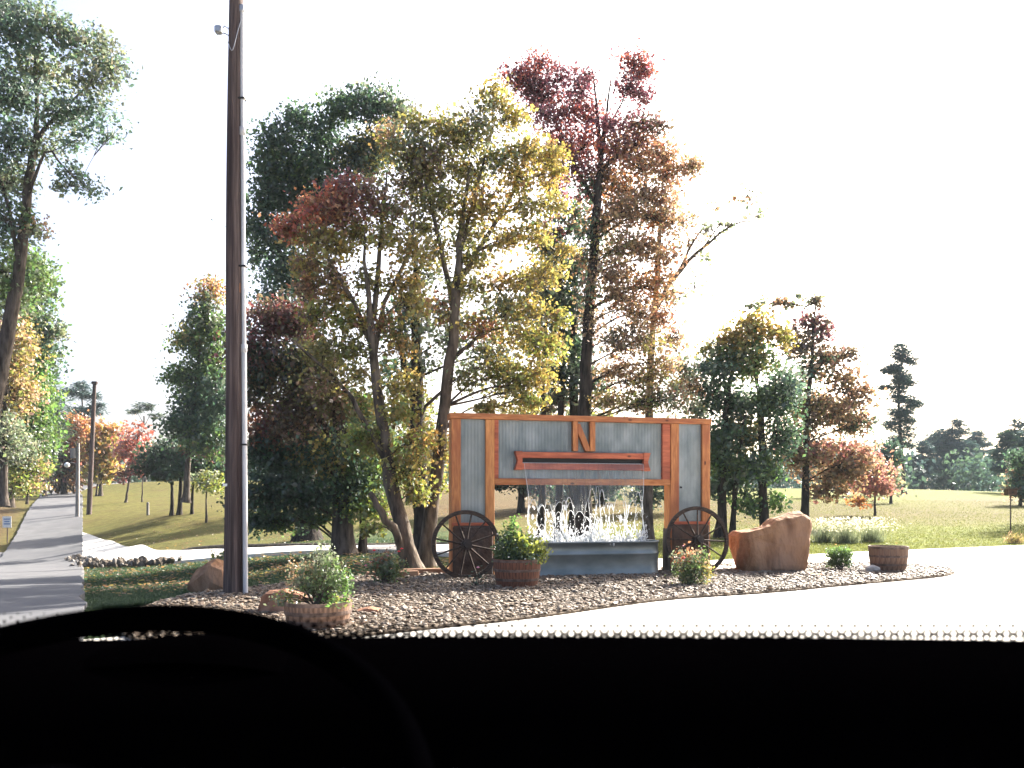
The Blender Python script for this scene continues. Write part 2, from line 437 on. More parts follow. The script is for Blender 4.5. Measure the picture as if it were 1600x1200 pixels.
def ribbon(name, centre, width, mat, lift, n=60, m=9, ragged=0.0):
    C = catmull(np.array([(a, b, 0) for a, b in centre]), n)[:, :2]
    Wd = np.interp(np.linspace(0, 1, n), np.linspace(0, 1, len(width)), width)
    T = np.gradient(C, axis=0); T /= np.linalg.norm(T, axis=1)[:, None]
    Nn = np.stack([T[:, 1], -T[:, 0]], -1)
    s = np.linspace(-0.5, 0.5, m)
    XY = C[:, None] + s[None, :, None] * Wd[:, None, None] * Nn[:, None]
    if ragged:
        for e, sg in ((0, -1), (m - 1, 1)):
            XY[:, e] += (sg * ragged * (rng.normal(0, 1, n) + np.sin(np.arange(n) * 0.9 + e)))[:, None] * Nn
    Z = terrain(XY[..., 0], XY[..., 1]) + lift
    top = np.concatenate([XY, Z[..., None]], -1)
    # skirt down both sides so that the slab has a thickness
    lo = top[:, :1].copy(); lo[..., 2] -= 0.25
    hi = top[:, -1:].copy(); hi[..., 2] -= 0.25
    A = np.concatenate([lo, top, hi], 1)
    k = A.shape[1]
    i = np.arange(n - 1)[:, None] * k + np.arange(k - 1)[None]
    Fq = np.stack([i, i + 1, i + 1 + k, i + k], -1).reshape(-1, 4)
    return obj(name, mesh_np(name, A.reshape(-1, 3), Fq[:, ::-1]), mat)

rc = [tuple(RD * t + RN * 1.85) for t in (-6, 4, 12, 20, 28, 36, 44, 52, 60, 70, 82, 95, 108)]
rc += [(rc[-1][0] - 1.0, rc[-1][1] + 14), (rc[-1][0] + 4, rc[-1][1] + 30)]
tag(ribbon('road', rc, [3.7] * 4, M['asphalt'], 0.12, 300, ragged=0.018), 'grey country road running down into a dip and uphill', 'road', kind='structure')
lane = [(3.2, 15.6), (2.7, 17.0), (0.6, 20.0), (-2, 22.5), (-4.5, 24.1), (-8, 26.2), (-12, 29.5), (-16.4, 35.6), (-20.5, 41.8), (-25.0, 48.0), (-29.0, 53.0)]
tag(ribbon('drive_lane', lane, [3.4, 3.0, 2.6, 2.7, 2.9, 2.9, 2.6, 2.3, 2.0, 1.8, 1.7], M['concrete'], 0.10, 90), 'pale concrete lane curving behind the fountain towards the country road', 'lane', kind='structure')
side_lane = [(-26.5, 41), (-34, 45), (-46, 50)]
tag(ribbon('side_lane', side_lane, [6, 5, 5], M['asphalt'], 0.06, 40), 'grey side lane branching off the country road at the edge', 'lane', kind='structure')

def slab(name, poly, z0, z1, mat):
    bm = bmesh.new()
    top = [bm.verts.new((x, y, z1)) for x, y in poly]
    bot = [bm.verts.new((x, y, z0)) for x, y in poly]
    f = bm.faces.new(top)
    for a in range(len(poly)):
        b = (a + 1) % len(poly)
        bm.faces.new((top[a], top[b], bot[b], bot[a]))
    bmesh.ops.triangulate(bm, faces=[f])
    return obj(name, from_bm(name, bm), mat)

apron = [(-3.2, -15), (-4.2, 7.9), (-1.5, 9.5), (2.0, 12.4), (1.6, 15.6), (0.9, 18.3), (2.3, 18.9), (3.2, 17.75), (4.6, 18.9), (7.5, 21), (9, 22), (15.8, 25.6), (24, 29), (34, 32), (34, -15)]
tag(slab('concrete_apron', apron, -0.3, 0.03, M['concrete']), 'bright sunlit concrete entrance drive round the gravel island', 'drive', kind='structure')
island_px = [(-4.45, 9.4), (-3.5, 7.8), (-2.2, 7.7), (-0.67, 8.7), (0.37, 9.5), (2.05, 11.1), (3.7, 12.0), (5.3, 13.1), (7.4, 14.5), (8.25, 15.5), (8.5, 16.5), (8.0, 17.3),
             (6.6, 17.6), (4.7, 17.3), (2.9, 16.2), (0.6, 15.9), (-1.2, 15.6), (-2.5, 14.5), (-3.7, 13.0), (-4.5, 11.4)]
isl = catmull(np.array([(a, b, 0) for a, b in island_px + island_px[:1]]), 110)[:-1, :2]
tag(slab('gravel_bed', [tuple(p) for p in isl], -0.3, 0.055, M['gravelbed']), 'gravel planting island in front of the fountain sign', 'gravel bed', kind='structure')

def inside(P, poly):
    x, y = P[:, 0], P[:, 1]
    r = np.zeros(len(P), bool)
    j = len(poly) - 1
    for i in range(len(poly)):
        xi, yi = poly[i]; xj, yj = poly[j]
        c = ((yi > y) != (yj > y)) & (x < (xj - xi) * (y - yi) / (yj - yi + 1e-12) + xi)
        r ^= c
        j = i
    return r

def ico():
    bm = bmesh.new(); bmesh.ops.create_icosphere(bm, subdivisions=1, radius=1)
    V = np.array([v.co for v in bm.verts]); Fc = np.array([[v.index for v in f.verts] for f in bm.faces])
    bm.free(); return V, Fc
IV, IF = ico()

def pebbles(n, poly):
    lo, hi = poly.min(0), poly.max(0)
    P = rng.uniform(lo, hi, (n * 3, 2))
    P = P[inside(P, poly)][:n]
    n = len(P)
    S = np.clip(rng.lognormal(np.log(0.0158), 0.4, n), 0.007, 0.045)
    # coarser, sparser stones lie on top of the fine ones
    A = rng.uniform(0, 2 * np.pi, n)
    sc = np.stack([S * rng.uniform(0.9, 1.8, n), S * rng.uniform(0.8, 1.2, n), S * rng.uniform(0.28, 0.55, n)], -1)
    Vv = IV[None] * (1 + 0.22 * rng.standard_normal((n, len(IV), 1))) * sc[:, None]
    tl = rng.normal(0, 0.22, n)
    z = Vv[..., 2] * np.cos(tl)[:, None] + Vv[..., 0] * np.sin(tl)[:, None]
    x0 = Vv[..., 0] * np.cos(tl)[:, None] - Vv[..., 2] * np.sin(tl)[:, None]
    x = x0 * np.cos(A)[:, None] - Vv[..., 1] * np.sin(A)[:, None]
    y = x0 * np.sin(A)[:, None] + Vv[..., 1] * np.cos(A)[:, None]
    base = 0.055 + S * 0.35 + rng.uniform(0, 0.02, n)
    Vv = np.stack([x + P[:, 0:1], y + P[:, 1:2], z + base[:, None]], -1).reshape(-1, 3)
    Fc = (IF[None] + (np.arange(n) * len(IV))[:, None, None]).reshape(-1, 3)
    pal = np.array([(0.23, 0.175, 0.125), (0.165, 0.118, 0.082), (0.29, 0.24, 0.185), (0.11, 0.074, 0.052), (0.17, 0.15, 0.135), (0.15, 0.088, 0.055), (0.42, 0.37, 0.31), (0.08, 0.064, 0.054)])
    c = (0.75 * pal[rng.choice(len(pal), n, p=[.22, .2, .13, .12, .13, .08, .05, .07])] + 0.25 * np.array((0.20, 0.150, 0.105))) * rng.uniform(0.8, 1.15, (n, 1))
    return Vv, Fc, np.repeat(c * 0.72, len(IV), 0)
pv, pf, pc = pebbles(42000, isl)
tag(obj('gravel', mesh_np('gravel', pv, pf, False, pc), M['pebble']), 'loose tan and grey river gravel on the island', 'gravel', kind='stuff')

# dark kerb on the far side of the lane
kc = catmull(np.array([(a, b, 0) for a, b in [(-0.2, 23.4), (-3.4, 25.5), (-7.2, 28.0), (-11.0, 31.3), (-13.5, 34)]]), 40)
kc[:, 2] = terrain(kc[:, 0], kc[:, 1]) + 0.06
ka = Acc(); ka.tube(kc, 0.09 * np.minimum(1, 0.15 + 3 * np.sin(np.linspace(0, np.pi, 40))), 6)
tag(obj('kerb', ka.mesh('kerb'), M['kerb']), 'low dark kerb along the far side of the concrete lane', 'kerb', kind='structure')

# ------------------------------------------------------------------ grass blades
def grass_patch(n, fx, c1, c2, hmin, hmax, wid=0.012):
    P = fx(n)
    n = len(P)
    z = terrain(P[:, 0], P[:, 1])
    h = rng.uniform(hmin, hmax, n); a = rng.uniform(0, 2 * np.pi, n)
    lean = rng.normal(0, 0.45, (n, 2)) * h[:, None]
    s = np.stack([np.cos(a), np.sin(a)], -1) * (wid * rng.uniform(0.7, 1.5, n))[:, None]
    b = np.stack([P[:, 0], P[:, 1], z - 0.01], -1)
    V0 = b.copy(); V0[:, :2] -= s
    V1 = b.copy(); V1[:, :2] += s
    V2 = b.copy(); V2[:, :2] += lean; V2[:, 2] += h
    Vv = np.stack([V0, V1, V2], 1).reshape(-1, 3)
    c = np.array(c1) + (np.array(c2) - np.array(c1)) * rng.uniform(0, 1, (n, 1))
    return Vv, np.arange(n * 3).reshape(-1, 3), np.repeat(c * rng.uniform(0.75, 1.25, (n, 1)), 3, 0)
lane_np = np.array(lane)
def off_lane(P, w=2.1):
    L = catmull(np.array([(a, b, 0) for a, b in lane]), 60)[:, :2]
    d = np.sqrt(((P[:, None] - L[None]) ** 2).sum(-1)).min(1)
    return d > w
def lawn_left(n):
    t = rng.uniform(0, 1, n) ** 1.4
    Y = 9 + t * 22
    X = -0.51 * Y + rng.uniform(0, 1, n) * np.maximum(0.1, np.minimum(-0.2, -5.0 + (Y - 11) * 0.9) + 0.51 * Y)
    P = np.stack([X, Y], -1)
    return P[off_lane(P) & ~inside(P, isl)]
def lawn_right(n):
    Y = 18.5 + rng.uniform(0, 1, n) ** 2.0 * 52
    X = rng.uniform(2.5, 0.65 * Y)
    P = np.stack([X, Y], -1)
    return P[~inside(P, np.array(apron)) & ~inside(P, isl) & off_lane(P)]
g1 = grass_patch(110000, lawn_left, (0.026, 0.052, 0.024), (0.055, 0.085, 0.032), 0.03, 0.09, 0.010)  # left blades are dark and cool, repeating the shade painted into that lawn
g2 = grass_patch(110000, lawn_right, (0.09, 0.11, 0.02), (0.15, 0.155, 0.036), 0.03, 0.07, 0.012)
off = len(g1[0])
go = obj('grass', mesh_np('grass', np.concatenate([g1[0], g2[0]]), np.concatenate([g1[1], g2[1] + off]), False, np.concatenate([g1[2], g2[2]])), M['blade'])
tag(go, 'short mown grass blades on the lawns round the drive', 'grass', kind='stuff')

# ------------------------------------------------------------------ trees
C = dict(
    bluegreen=(0.082, 0.128, 0.086), green=(0.085, 0.137, 0.039), dkgreen=(0.052, 0.092, 0.048), vdark=(0.044, 0.064, 0.038),
    olive=(0.150, 0.140, 0.039), yolive=(0.215, 0.185, 0.047), yellow=(0.252, 0.199, 0.047), gold=(0.280, 0.185, 0.047), ygreen=(0.174, 0.199, 0.040),
    orange=(0.325, 0.146, 0.046), red=(0.286, 0.075, 0.047), maroon=(0.143, 0.055, 0.047), purple=(0.163, 0.062, 0.073), brown=(0.189, 0.117, 0.062),
    tan=(0.314, 0.213, 0.118), pink=(0.381, 0.179, 0.140), rust=(0.260, 0.124, 0.060), dkbrown=(0.111, 0.078, 0.047), sage=(0.143, 0.169, 0.098),
    pine=(0.039, 0.072, 0.046), hazy_pine=(0.046, 0.081, 0.072), bright=(0.101, 0.190, 0.039), lime=(0.280, 0.314, 0.050))  # the bluest pine tone has distance haze mixed into its colour

def unit(n):
    v = rng.standard_normal((n, 3))
    return v / (np.linalg.norm(v, axis=1)[:, None] + 1e-9)

def leaves(Pc, size, wr, cols, outward=None, droop=0.25):
    """one folded four-cornered leaf at each point"""
    n = len(Pc)
    d = unit(n)
    if outward is not None:
        d = outward * 1.2 + d * 0.55
    d[:, 2] -= droop
    d /= np.linalg.norm(d, axis=1)[:, None] + 1e-9
    s = np.cross(d, unit(n)); s /= np.linalg.norm(s, axis=1)[:, None] + 1e-9
    nn = np.cross(d, s)
    L = (size * np.clip(np.exp(rng.normal(-0.06, 0.33, n)), 0.4, 1.9))[:, None]
    Wd = L * wr
    b = Pc - d * L * 0.5
    t = Pc + d * L * 0.5
    l_ = Pc - d * L * 0.08 + s * Wd * 0.5 + nn * L * 0.08
    r_ = Pc - d * L * 0.08 - s * Wd * 0.5 + nn * L * 0.08
    Vv = np.stack([b, l_, t, r_], 1).reshape(-1, 3)
    return Vv, np.arange(n * 4).reshape(-1, 4), np.repeat(cols, 4, 0)

LAI = 2.85
LEAF = 0.86
def make_tree(name, label, Y, stems, lobes, leaf=0.12, lai=2.2, clump=0.5, bark='bark', pine=False, group='trees', droop=0.25, per=34, twig=True, cat='tree', depth=1.0, hue=0.16):
    """stems: polylines [(px,py,r)], the first starts at the ground; lobes: (px,py,rx,ry,colour[,density[,colour2]])"""
    leaf = leaf * (LEAF if Y < 60 else 1.0)
    b0 = W(stems[0][0][0], stems[0][0][1], Y)
    base = np.array([b0[0], Y, tz(b0[0], Y) - 0.05])
    ta = Acc()
    paths = []
    for si, st in enumerate(stems):
        yy = Y
        P = np.array([W(a, b, yy) for a, b, r in st])
        R = np.array([r for a, b, r in st])
        if st[0][1] > 700 and tz(P[0][0], Y) - P[0][2] > -1.2:
            P[0][2] = tz(P[0][0], Y) - 0.1
        # stems bow a little in depth too
        P[1:, 1] += np.cumsum(rng.normal(0, 0.10, len(P) - 1)) * (0 if len(P) < 3 else 1)
        n = max(10, int(np.linalg.norm(np.diff(P, axis=0), axis=1).sum() / 0.35))
        n = min(n, 60)
        Q = catmull(P, n)
        Q[1:-1] += rng.normal(0, 0.012, (n - 2, 3))
        Rr = np.interp(np.linspace(0, 1, n), np.linspace(0, 1, len(R)), R) * rng.uniform(0.93, 1.07, n)
        if si == 0 or st[0][1] > 700:
            Rr[:1] *= 1.55; Rr[1:2] *= 1.18
        ta.tube(Q, Rr, 9 if Rr[0] > 0.08 else 6)
        paths.append((Q, Rr))
    allQ = np.concatenate([q for q, r in paths]); allR = np.concatenate([r for q, r in paths])
    LV, LF, LC = [], [], []
    nv = 0
    for lb in lobes:
        px, py, rx, ry, cn = lb[:5]
        dens = lb[5] if len(lb) > 5 else 1.0
        c2 = lb[6] if len(lb) > 6 else None
        s = Y / FPX
        px += rng.normal(0, 5); py += rng.normal(0, 5); rx *= rng.uniform(.82, 1.2); ry *= rng.uniform(.82, 1.2)
        rad = np.array([rx * s, (rx + ry) * 0.5 * s * 0.85, ry * s])
        c0 = W(px, py, Y)
        dy = rng.uniform(-0.7, 0.7) * rad[1] * depth
        c0 = c0 * np.array([(Y + dy) / Y, 1, 1]) + np.array([0, dy, 0])
        c0[2] = CZ + (HOR - py) * (Y + dy) / FPX
        # limb from the stem to the lobe
        d = np.linalg.norm(allQ - c0, axis=1) + 1.6 * np.clip(allQ[:, 2] - c0[2] + 0.25 * np.hypot(*(allQ[:, :2] - c0[:2]).T), 0, 99)
        k = int(np.argmin(d))
        a = allQ[k]
        ln = np.linalg.norm(c0 - a)
        if ln > 0.15:
            mid = (a + c0) / 2 + np.array([0, 0, 0.10 * ln]) + rng.normal(0, 0.05 * ln, 3)
            Q = catmull(np.array([a, mid, c0 + rng.normal(0, 0.08, 3)]), 9)
            r0 = min(allR[k] * 0.45, 0.013 * ln + 0.010)
            ta.tube(Q, np.linspace(r0, max(0.008, r0 * 0.35), 9), 5)
        else:
            Q = np.array([a, c0])
        area = np.pi * rad[0] * rad[2]
        n_l = max(20, int(LAI * lai * (dens ** 0.5 if dens > 0.25 else dens) * area / (0.5 * leaf * leaf * (0.16 if pine else 0.72))))
        n_l = min(n_l, 12000)
        cr = clump * min(1.0, 1.3 * rad.min() / max(clump, 1e-6) / 1.3 + 0.0) if rad.min() < clump else clump
        n_c = max(3, int(round(n_l / per)))
        u = unit(n_c) * (rng.uniform(0.02, 1, n_c) ** 0.42)[:, None]
        fr = np.where(rng.uniform(0, 1, n_c) < 0.16, rng.uniform(1.0, 1.32, n_c), 1.0)[:, None]
        cc = c0 + u * rad * 0.94 * fr
        if twig:
            m = min(n_c, 60)
            for q in cc[:m]:
                p0 = Q[rng.integers(len(Q) // 2, len(Q))]
                md = (p0 + q) / 2 + rng.normal(0, 0.06, 3)
                ta.tube(np.array([p0, md, q]), np.array([0.013, 0.009, 0.004]) * (leaf / 0.11), 3)
        ci = rng.integers(0, n_c, n_l)
        g = rng.standard_normal((n_l, 3)) * np.array([1, 1, 0.62 if not pine else 0.4]) * cr * 0.56
        Pc = cc[ci] + g
        col1 = np.array(C[cn])
        cols = np.repeat(col1[None], n_l, 0)
        if c2:
            w = (rng.uniform(0, 1, n_c) < 0.45)[ci]
            cols[w] = C[c2]
        cb = np.exp(rng.normal(0, 0.22, n_c))[ci][:, None] * np.exp(rng.normal(0, hue, n_l))[:, None]
        cols = cols * cb * (1 + rng.normal(0, 0.10, (n_l, 3)))
        outw = None
        if pine:
            outw = g / (np.linalg.norm(g, axis=1)[:, None] + 1e-9)
        vv, ff, c_ = leaves(Pc, leaf * (1.0 if not pine else 1.0), 0.72 if not pine else 0.16, np.clip(cols, 0.004, 0.8), outw, droop)
        LV.append(vv); LF.append(ff + nv); LC.append(c_); nv += len(vv)
    t = thing(name, label, cat, tuple(base), 0, group)
    obj('trunk', ta.mesh('trunk', True, base), M[bark], t)
    obj('crown', mesh_np('crown', np.concatenate(LV) - base, np.concatenate(LF), False, np.concatenate(LC)), M['needle' if pine else 'leaf'], t)
    return t

near_g = 'trees close behind the fountain'
far_g = 'trees far across the fields'
road_g = 'trees along the country road'
right_g = 'trees right of the fountain sign'

# tall tree at the picture's edge, over the road
make_tree('oak_tree', 'tall leaning oak with bluish green crown, cut off by the picture edge', 24,
    [[(-62, 930, 0.3276), (-22, 680, 0.2340), (5, 530, 0.1950), (28, 400, 0.1560), (45, 270, 0.1170), (52, 215, 0.0858), (50, 120, 0.0390), (48, 40, 0.0156)],
     [(50, 225, 0.0780), (75, 190, 0.0624), (110, 150, 0.0390), (160, 105, 0.0156)], [(40, 320, 0.0546), (75, 240, 0.0390), (100, 262, 0.0234), (140, 298, 0.0094)],
     [(28, 400, 0.0702), (5, 300, 0.0546), (-30, 200, 0.0312)]],
    [(15, 55, 55, 42, 'bluegreen'), (75, 45, 45, 38, 'bluegreen', 1, 'sage'), (125, 60, 38, 30, 'bluegreen'), (165, 75, 28, 25, 'sage', .8), (185, 110, 18, 28, 'bluegreen', .7), (150, 120, 40, 30, 'sage'),
     (60, 110, 55, 42, 'sage'), (-30, 120, 55, 80, 'bluegreen'), (20, 160, 55, 45, 'bluegreen'), (100, 175, 45, 32, 'bluegreen', 1, 'sage'), (150, 165, 30, 24, 'bluegreen', .8),
     (165, 210, 26, 18, 'bluegreen', .8), (125, 215, 30, 20, 'bluegreen'), (60, 215, 35, 25, 'sage', .8), (10, 230, 45, 40, 'bluegreen'), (-25, 280, 45, 60, 'bluegreen'),
     (105, 268, 24, 18, 'bluegreen', .7), (135, 295, 22, 18, 'bluegreen', .7), (90, 290, 18, 14, 'sage', .5), (20, 285, 35, 30, 'sage', .7), (60, 365, 20, 28, 'sage', .6, 'brown'), (40, 340, 18, 22, 'green', .5),
     (5, 350, 40, 40, 'bluegreen', .8), (-10, 420, 40, 50, 'green', .8), (0, 10, 60, 22, 'bluegreen', .8)],
    leaf=0.13, lai=1.05, clump=0.42, bark='bark', group=road_g)

# wood left of the road
make_tree('pin_oak_tree', 'yellowish brown tree behind the leaning oak at the verge', 46,
    [[(6, 790, .22), (8, 680, .17), (12, 560, .10), (15, 480, .05)]],
    [(15, 470, 35, 40, 'green', 1, 'sage'), (30, 420, 30, 40, 'green', .8), (20, 540, 36, 45, 'yolive', 1, 'tan'), (8, 610, 36, 42, 'yolive', 1, 'tan'), (-15, 560, 30, 70, 'olive'), (2, 680, 28, 40, 'sage')],
    leaf=0.24, lai=1.8, clump=0.8, group=road_g, per=28)
make_tree('cedar_tree', 'dense green cedar standing at the road verge before the wood', 52,
    [[(15, 792, .22), (30, 690, .16), (45, 560, .10), (48, 430, .04)], [(4, 792, .16), (6, 700, .12), (12, 640, .06)]],
    [(48, 440, 22, 40, 'green'), (55, 500, 28, 38, 'green', 1, 'pine'), (60, 555, 30, 38, 'green', 1, 'pine'), (48, 610, 34, 42, 'bright', 1, 'green'), (42, 665, 38, 42, 'bright', 1, 'green'), (40, 710, 34, 28, 'green'), (80, 520, 14, 20, 'sage', .6)],
    leaf=0.26, lai=2.4, clump=0.8, group=road_g, per=28)
make_tree('verge_shrub_tree', 'small pale yellow tree low at the verge under the cedar', 50,
    [[(42, 788, .07), (44, 750, .05), (46, 715, .02)]], [(42, 735, 22, 32, 'ygreen', 1, 'tan'), (48, 700, 18, 22, 'sage'), (30, 755, 16, 18, 'ygreen', .8)], leaf=0.2, lai=1.8, clump=0.6, group=road_g)
make_tree('pine_tree', 'dark green pine in the wood beside the far bend', 82,
    [[(70, 775, .2), (70, 690, .15), (72, 600, .05)]],
    [(72, 605, 14, 22, 'pine'), (72, 640, 22, 24, 'pine'), (66, 675, 24, 24, 'pine', 1, 'sage'), (84, 665, 16, 20, 'pine'), (62, 715, 24, 28, 'dkgreen'), (88, 700, 12, 16, 'dkgreen')],
    leaf=0.5, lai=2.2, clump=1.2, pine=True, group=road_g)

# autumn trees up the road
make_tree('maple_tree', 'red and orange maple over the far bend of the road', 88,
    [[(102, 782, .22), (103, 745, .16), (105, 700, .08)], [(96, 784, .14), (97, 750, .1), (98, 715, .05)], [(116, 786, .14), (115, 752, .1), (113, 710, .05)]],
    [(92, 682, 26, 22, 'red', 1, 'orange'), (120, 662, 24, 24, 'orange', 1, 'rust'), (78, 705, 22, 20, 'red', 1, 'maroon'), (100, 712, 30, 24, 'rust', 1, 'dkbrown'), (85, 735, 26, 22, 'dkbrown', 1, 'maroon'), (120, 725, 24, 30, 'rust', 1, 'dkbrown'), (135, 690, 14, 30, 'rust'), (105, 755, 26, 14, 'dkbrown', .9)],
    leaf=0.4, lai=2.0, clump=1.1, group=road_g, per=26)
make_tree('hickory_tree', 'golden yellow hickory behind the thin wooden utility pole', 84,
    [[(157, 785, .2), (158, 740, .14), (160, 690, .07)], [(150, 786, .1), (152, 750, .07), (155, 715, .04)]],
    [(160, 672, 20, 20, 'gold', 1, 'orange'), (172, 698, 20, 24, 'gold', 1, 'yolive'), (150, 700, 18, 24, 'gold', 1, 'rust'), (166, 730, 24, 24, 'gold', 1, 'yolive'), (182, 728, 10, 18, 'gold', .8), (150, 740, 14, 16, 'yolive', .8)],
    leaf=0.38, lai=2.0, clump=1.0, group=road_g, per=26)
make_tree('pine_tree', 'blue green pine rising behind the red maple', 118,
    [[(128, 778, .24), (128, 680, .18), (128, 595, .05)]],
    [(128, 600, 12, 10, 'hazy_pine'), (124, 616, 17, 9, 'hazy_pine'), (142, 622, 16, 7, 'hazy_pine'), (130, 634, 18, 9, 'hazy_pine'), (152, 640, 10, 6, 'hazy_pine', .8), (118, 644, 14, 8, 'hazy_pine'), (132, 655, 20, 10, 'hazy_pine')],
    leaf=0.6, lai=2.0, clump=1.0, pine=True, group=road_g)
make_tree('sweetgum_tree', 'pinkish red young sweetgum standing in the field by the road', 72,
    [[(196, 786, .10), (204, 740, .07), (212, 700, .03)], [(222, 780, .06), (222, 745, .04), (220, 715, .02)]],
    [(205, 690, 14, 18, 'pink', .6, 'red'), (222, 685, 14, 20, 'red', .6, 'pink'), (232, 705, 10, 18, 'pink', .6), (196, 715, 12, 18, 'pink', .6, 'red'), (213, 728, 14, 18, 'pink', .5, 'maroon'), (190, 742, 8, 14, 'maroon', .7), (222, 745, 12, 14, 'maroon', .6)],
    leaf=0.3, lai=1.5, clump=0.8, group=road_g, per=22)
make_tree('pine_tree', 'lone tall pine with a flat tuft of needles on a bare trunk', 112,
    [[(227, 775, .22), (226, 710, .16), (225, 650, .09)], [(226, 665, .05), (215, 645, .03)], [(226, 665, .05), (238, 642, .03)]],
    [(213, 641, 11, 6, 'sage', .8, 'pine'), (226, 636, 14, 7, 'sage', .8, 'pine'), (240, 641, 10, 5, 'sage', .8, 'pine')],
    leaf=0.5, lai=1.6, clump=0.7, pine=True, group=road_g)

# trees left of the pole
make_tree('hackberry_tree', 'green hackberry with thin yellowing top beside the tall pole', 47,
    [[(290, 785, .2), (295, 700, .15), (305, 600, .09), (318, 480, .03)]],
    [(328, 452, 20, 22, 'yolive', .6, 'rust'), (312, 488, 26, 28, 'sage', .7, 'green'), (336, 510, 24, 34, 'green', .8), (296, 535, 24, 26, 'green', .7, 'yolive'), (325, 560, 34, 36, 'green'), (285, 590, 26, 26, 'green'), (300, 630, 34, 34, 'dkgreen', 1, 'green'), (345, 620, 28, 44, 'dkgreen'), (285, 665, 26, 24, 'dkgreen'), (330, 680, 40, 34, 'dkgreen', 1, 'green')],
    leaf=0.22, lai=2.3, clump=0.7, group=road_g, per=28)
make_tree('live_oak_tree', 'low dark live oak spreading over the mown bank', 54,
    [[(280, 785, .16), (281, 760, .12), (283, 725, .07)], [(268, 785, .12), (268, 760, .09), (262, 730, .05)], [(300, 786, .1), (301, 762, .08), (305, 735, .04)]],
    [(245, 722, 28, 18, 'vdark', 1, 'dkgreen'), (228, 738, 18, 12, 'vdark'), (268, 705, 30, 20, 'vdark', 1, 'dkgreen'), (285, 730, 34, 20, 'dkgreen'), (315, 712, 34, 26, 'vdark', 1, 'maroon'), (335, 740, 34, 22, 'dkgreen', 1, 'green'), (262, 745, 24, 10, 'vdark')],
    leaf=0.26, lai=2.4, clump=0.8, group=road_g, per=28, bark='bark_dark')
make_tree('dogwood_tree', 'small light green dogwood on the bank under the dark live oak', 50,
    [[(322, 788, .06), (324, 765, .04), (326, 745, .02)]], [(322, 752, 22, 16, 'ygreen', .7, 'sage'), (345, 758, 16, 14, 'ygreen', .6)], leaf=0.2, lai=1.4, clump=0.5, group=road_g)

# big dark evergreen oak behind the pole
make_tree('evergreen_oak_tree', 'huge dark blue green evergreen oak rising behind the yellow maples', 32,
    [[(480, 850, .42), (478, 650, .32), (480, 480, .24), (490, 340, .14), (500, 230, .05)], [(480, 480, .15), (440, 400, .1), (415, 330, .05)], [(485, 400, .13), (540, 280, .08), (580, 190, .03)]],
    [(455, 185, 22, 26, 'dkgreen'), (440, 218, 30, 26, 'dkgreen', .9), (520, 175, 28, 24, 'dkgreen', .9, 'green'), (500, 205, 26, 28, 'dkgreen', .9), (560, 170, 24, 24, 'dkgreen', .9), (590, 165, 26, 20, 'dkgreen', .8, 'sage'), (620, 185, 24, 22, 'sage', .8),
     (412, 265, 22, 24, 'dkgreen', .9), (450, 258, 38, 28, 'green', 1, 'dkgreen'), (500, 260, 32, 34, 'dkgreen', .8), (415, 305, 26, 30, 'dkgreen'), (460, 310, 42, 36, 'dkgreen', 1, 'bluegreen'), (510, 320, 40, 36, 'vdark', 1, 'dkgreen'),
     (410, 355, 22, 26, 'dkgreen'), (440, 375, 34, 36, 'dkgreen', .9), (402, 395, 12, 18, 'dkgreen', .7), (430, 425, 34, 30, 'bluegreen', .7), (560, 250, 40, 40, 'vdark', 1, 'olive'), (470, 420, 36, 36, 'dkgreen', .8), (600, 230, 34, 34, 'olive', 1, 'dkgreen'), (440, 470, 30, 26, 'bluegreen', .7)],
    leaf=0.16, lai=2.1, clump=0.55, group=near_g, bark='bark_dark')

# dark red oak by the pole
make_tree('red_oak_tree', 'dark maroon and green oak with a thick straight trunk on the lawn edge', 21.5,
    [[(536, 868, .30), (534, 800, .25), (532, 700, .20), (520, 600, .14), (500, 520, .07)], [(532, 700, .11), (470, 620, .07), (420, 560, .03)], [(533, 740, .1), (470, 720, .06), (410, 700, .03)]],
    [(425, 505, 36, 30, 'maroon', 1, 'dkbrown'), (400, 545, 26, 34, 'maroon', 1, 'vdark'), (465, 515, 34, 32, 'dkbrown', 1, 'maroon'), (440, 560, 40, 36, 'dkbrown', 1, 'vdark'), (490, 570, 36, 36, 'olive', .9, 'dkbrown'), (405, 605, 30, 36, 'dkbrown', 1, 'vdark'),
     (455, 615, 40, 34, 'dkbrown', 1, 'olive'), (510, 625, 36, 34, 'brown', .9, 'olive'), (410, 660, 32, 34, 'maroon', 1, 'rust'), (465, 670, 40, 34, 'dkbrown', 1, 'brown'), (405, 715, 28, 30, 'vdark', 1, 'dkgreen'), (450, 725, 40, 32, 'dkgreen', 1, 'vdark'),
     (510, 710, 40, 34, 'dkgreen', 1, 'yolive'), (560, 740, 34, 36, 'dkgreen', 1, 'green'), (415, 775, 34, 32, 'vdark', 1, 'dkgreen'), (470, 780, 44, 32, 'dkgreen', 1, 'vdark'), (525, 775, 40, 30, 'dkgreen'), (575, 790, 32, 26, 'green', 1, 'ygreen'),
     (400, 815, 26, 16, 'dkgreen', .9), (440, 815, 34, 18, 'dkgreen', 1, 'green'), (490, 812, 26, 12, 'green', .7)],
    leaf=0.115, lai=2.4, clump=0.45, group=near_g)
make_tree('elm_tree', 'slim straight young elm between the thick oak trunk and leaning maple', 22,
    [[(566, 866, .11), (567, 800, .10), (568, 700, .08), (572, 620, .03)]],
    [(575, 690, 30, 36, 'ygreen', .9, 'green'), (560, 640, 26, 30, 'green', .8, 'olive'), (585, 800, 20, 16, 'ygreen', .7), (590, 740, 26, 30, 'green', .8, 'ygreen')],
    leaf=0.13, lai=1.8, clump=0.4, group=near_g)

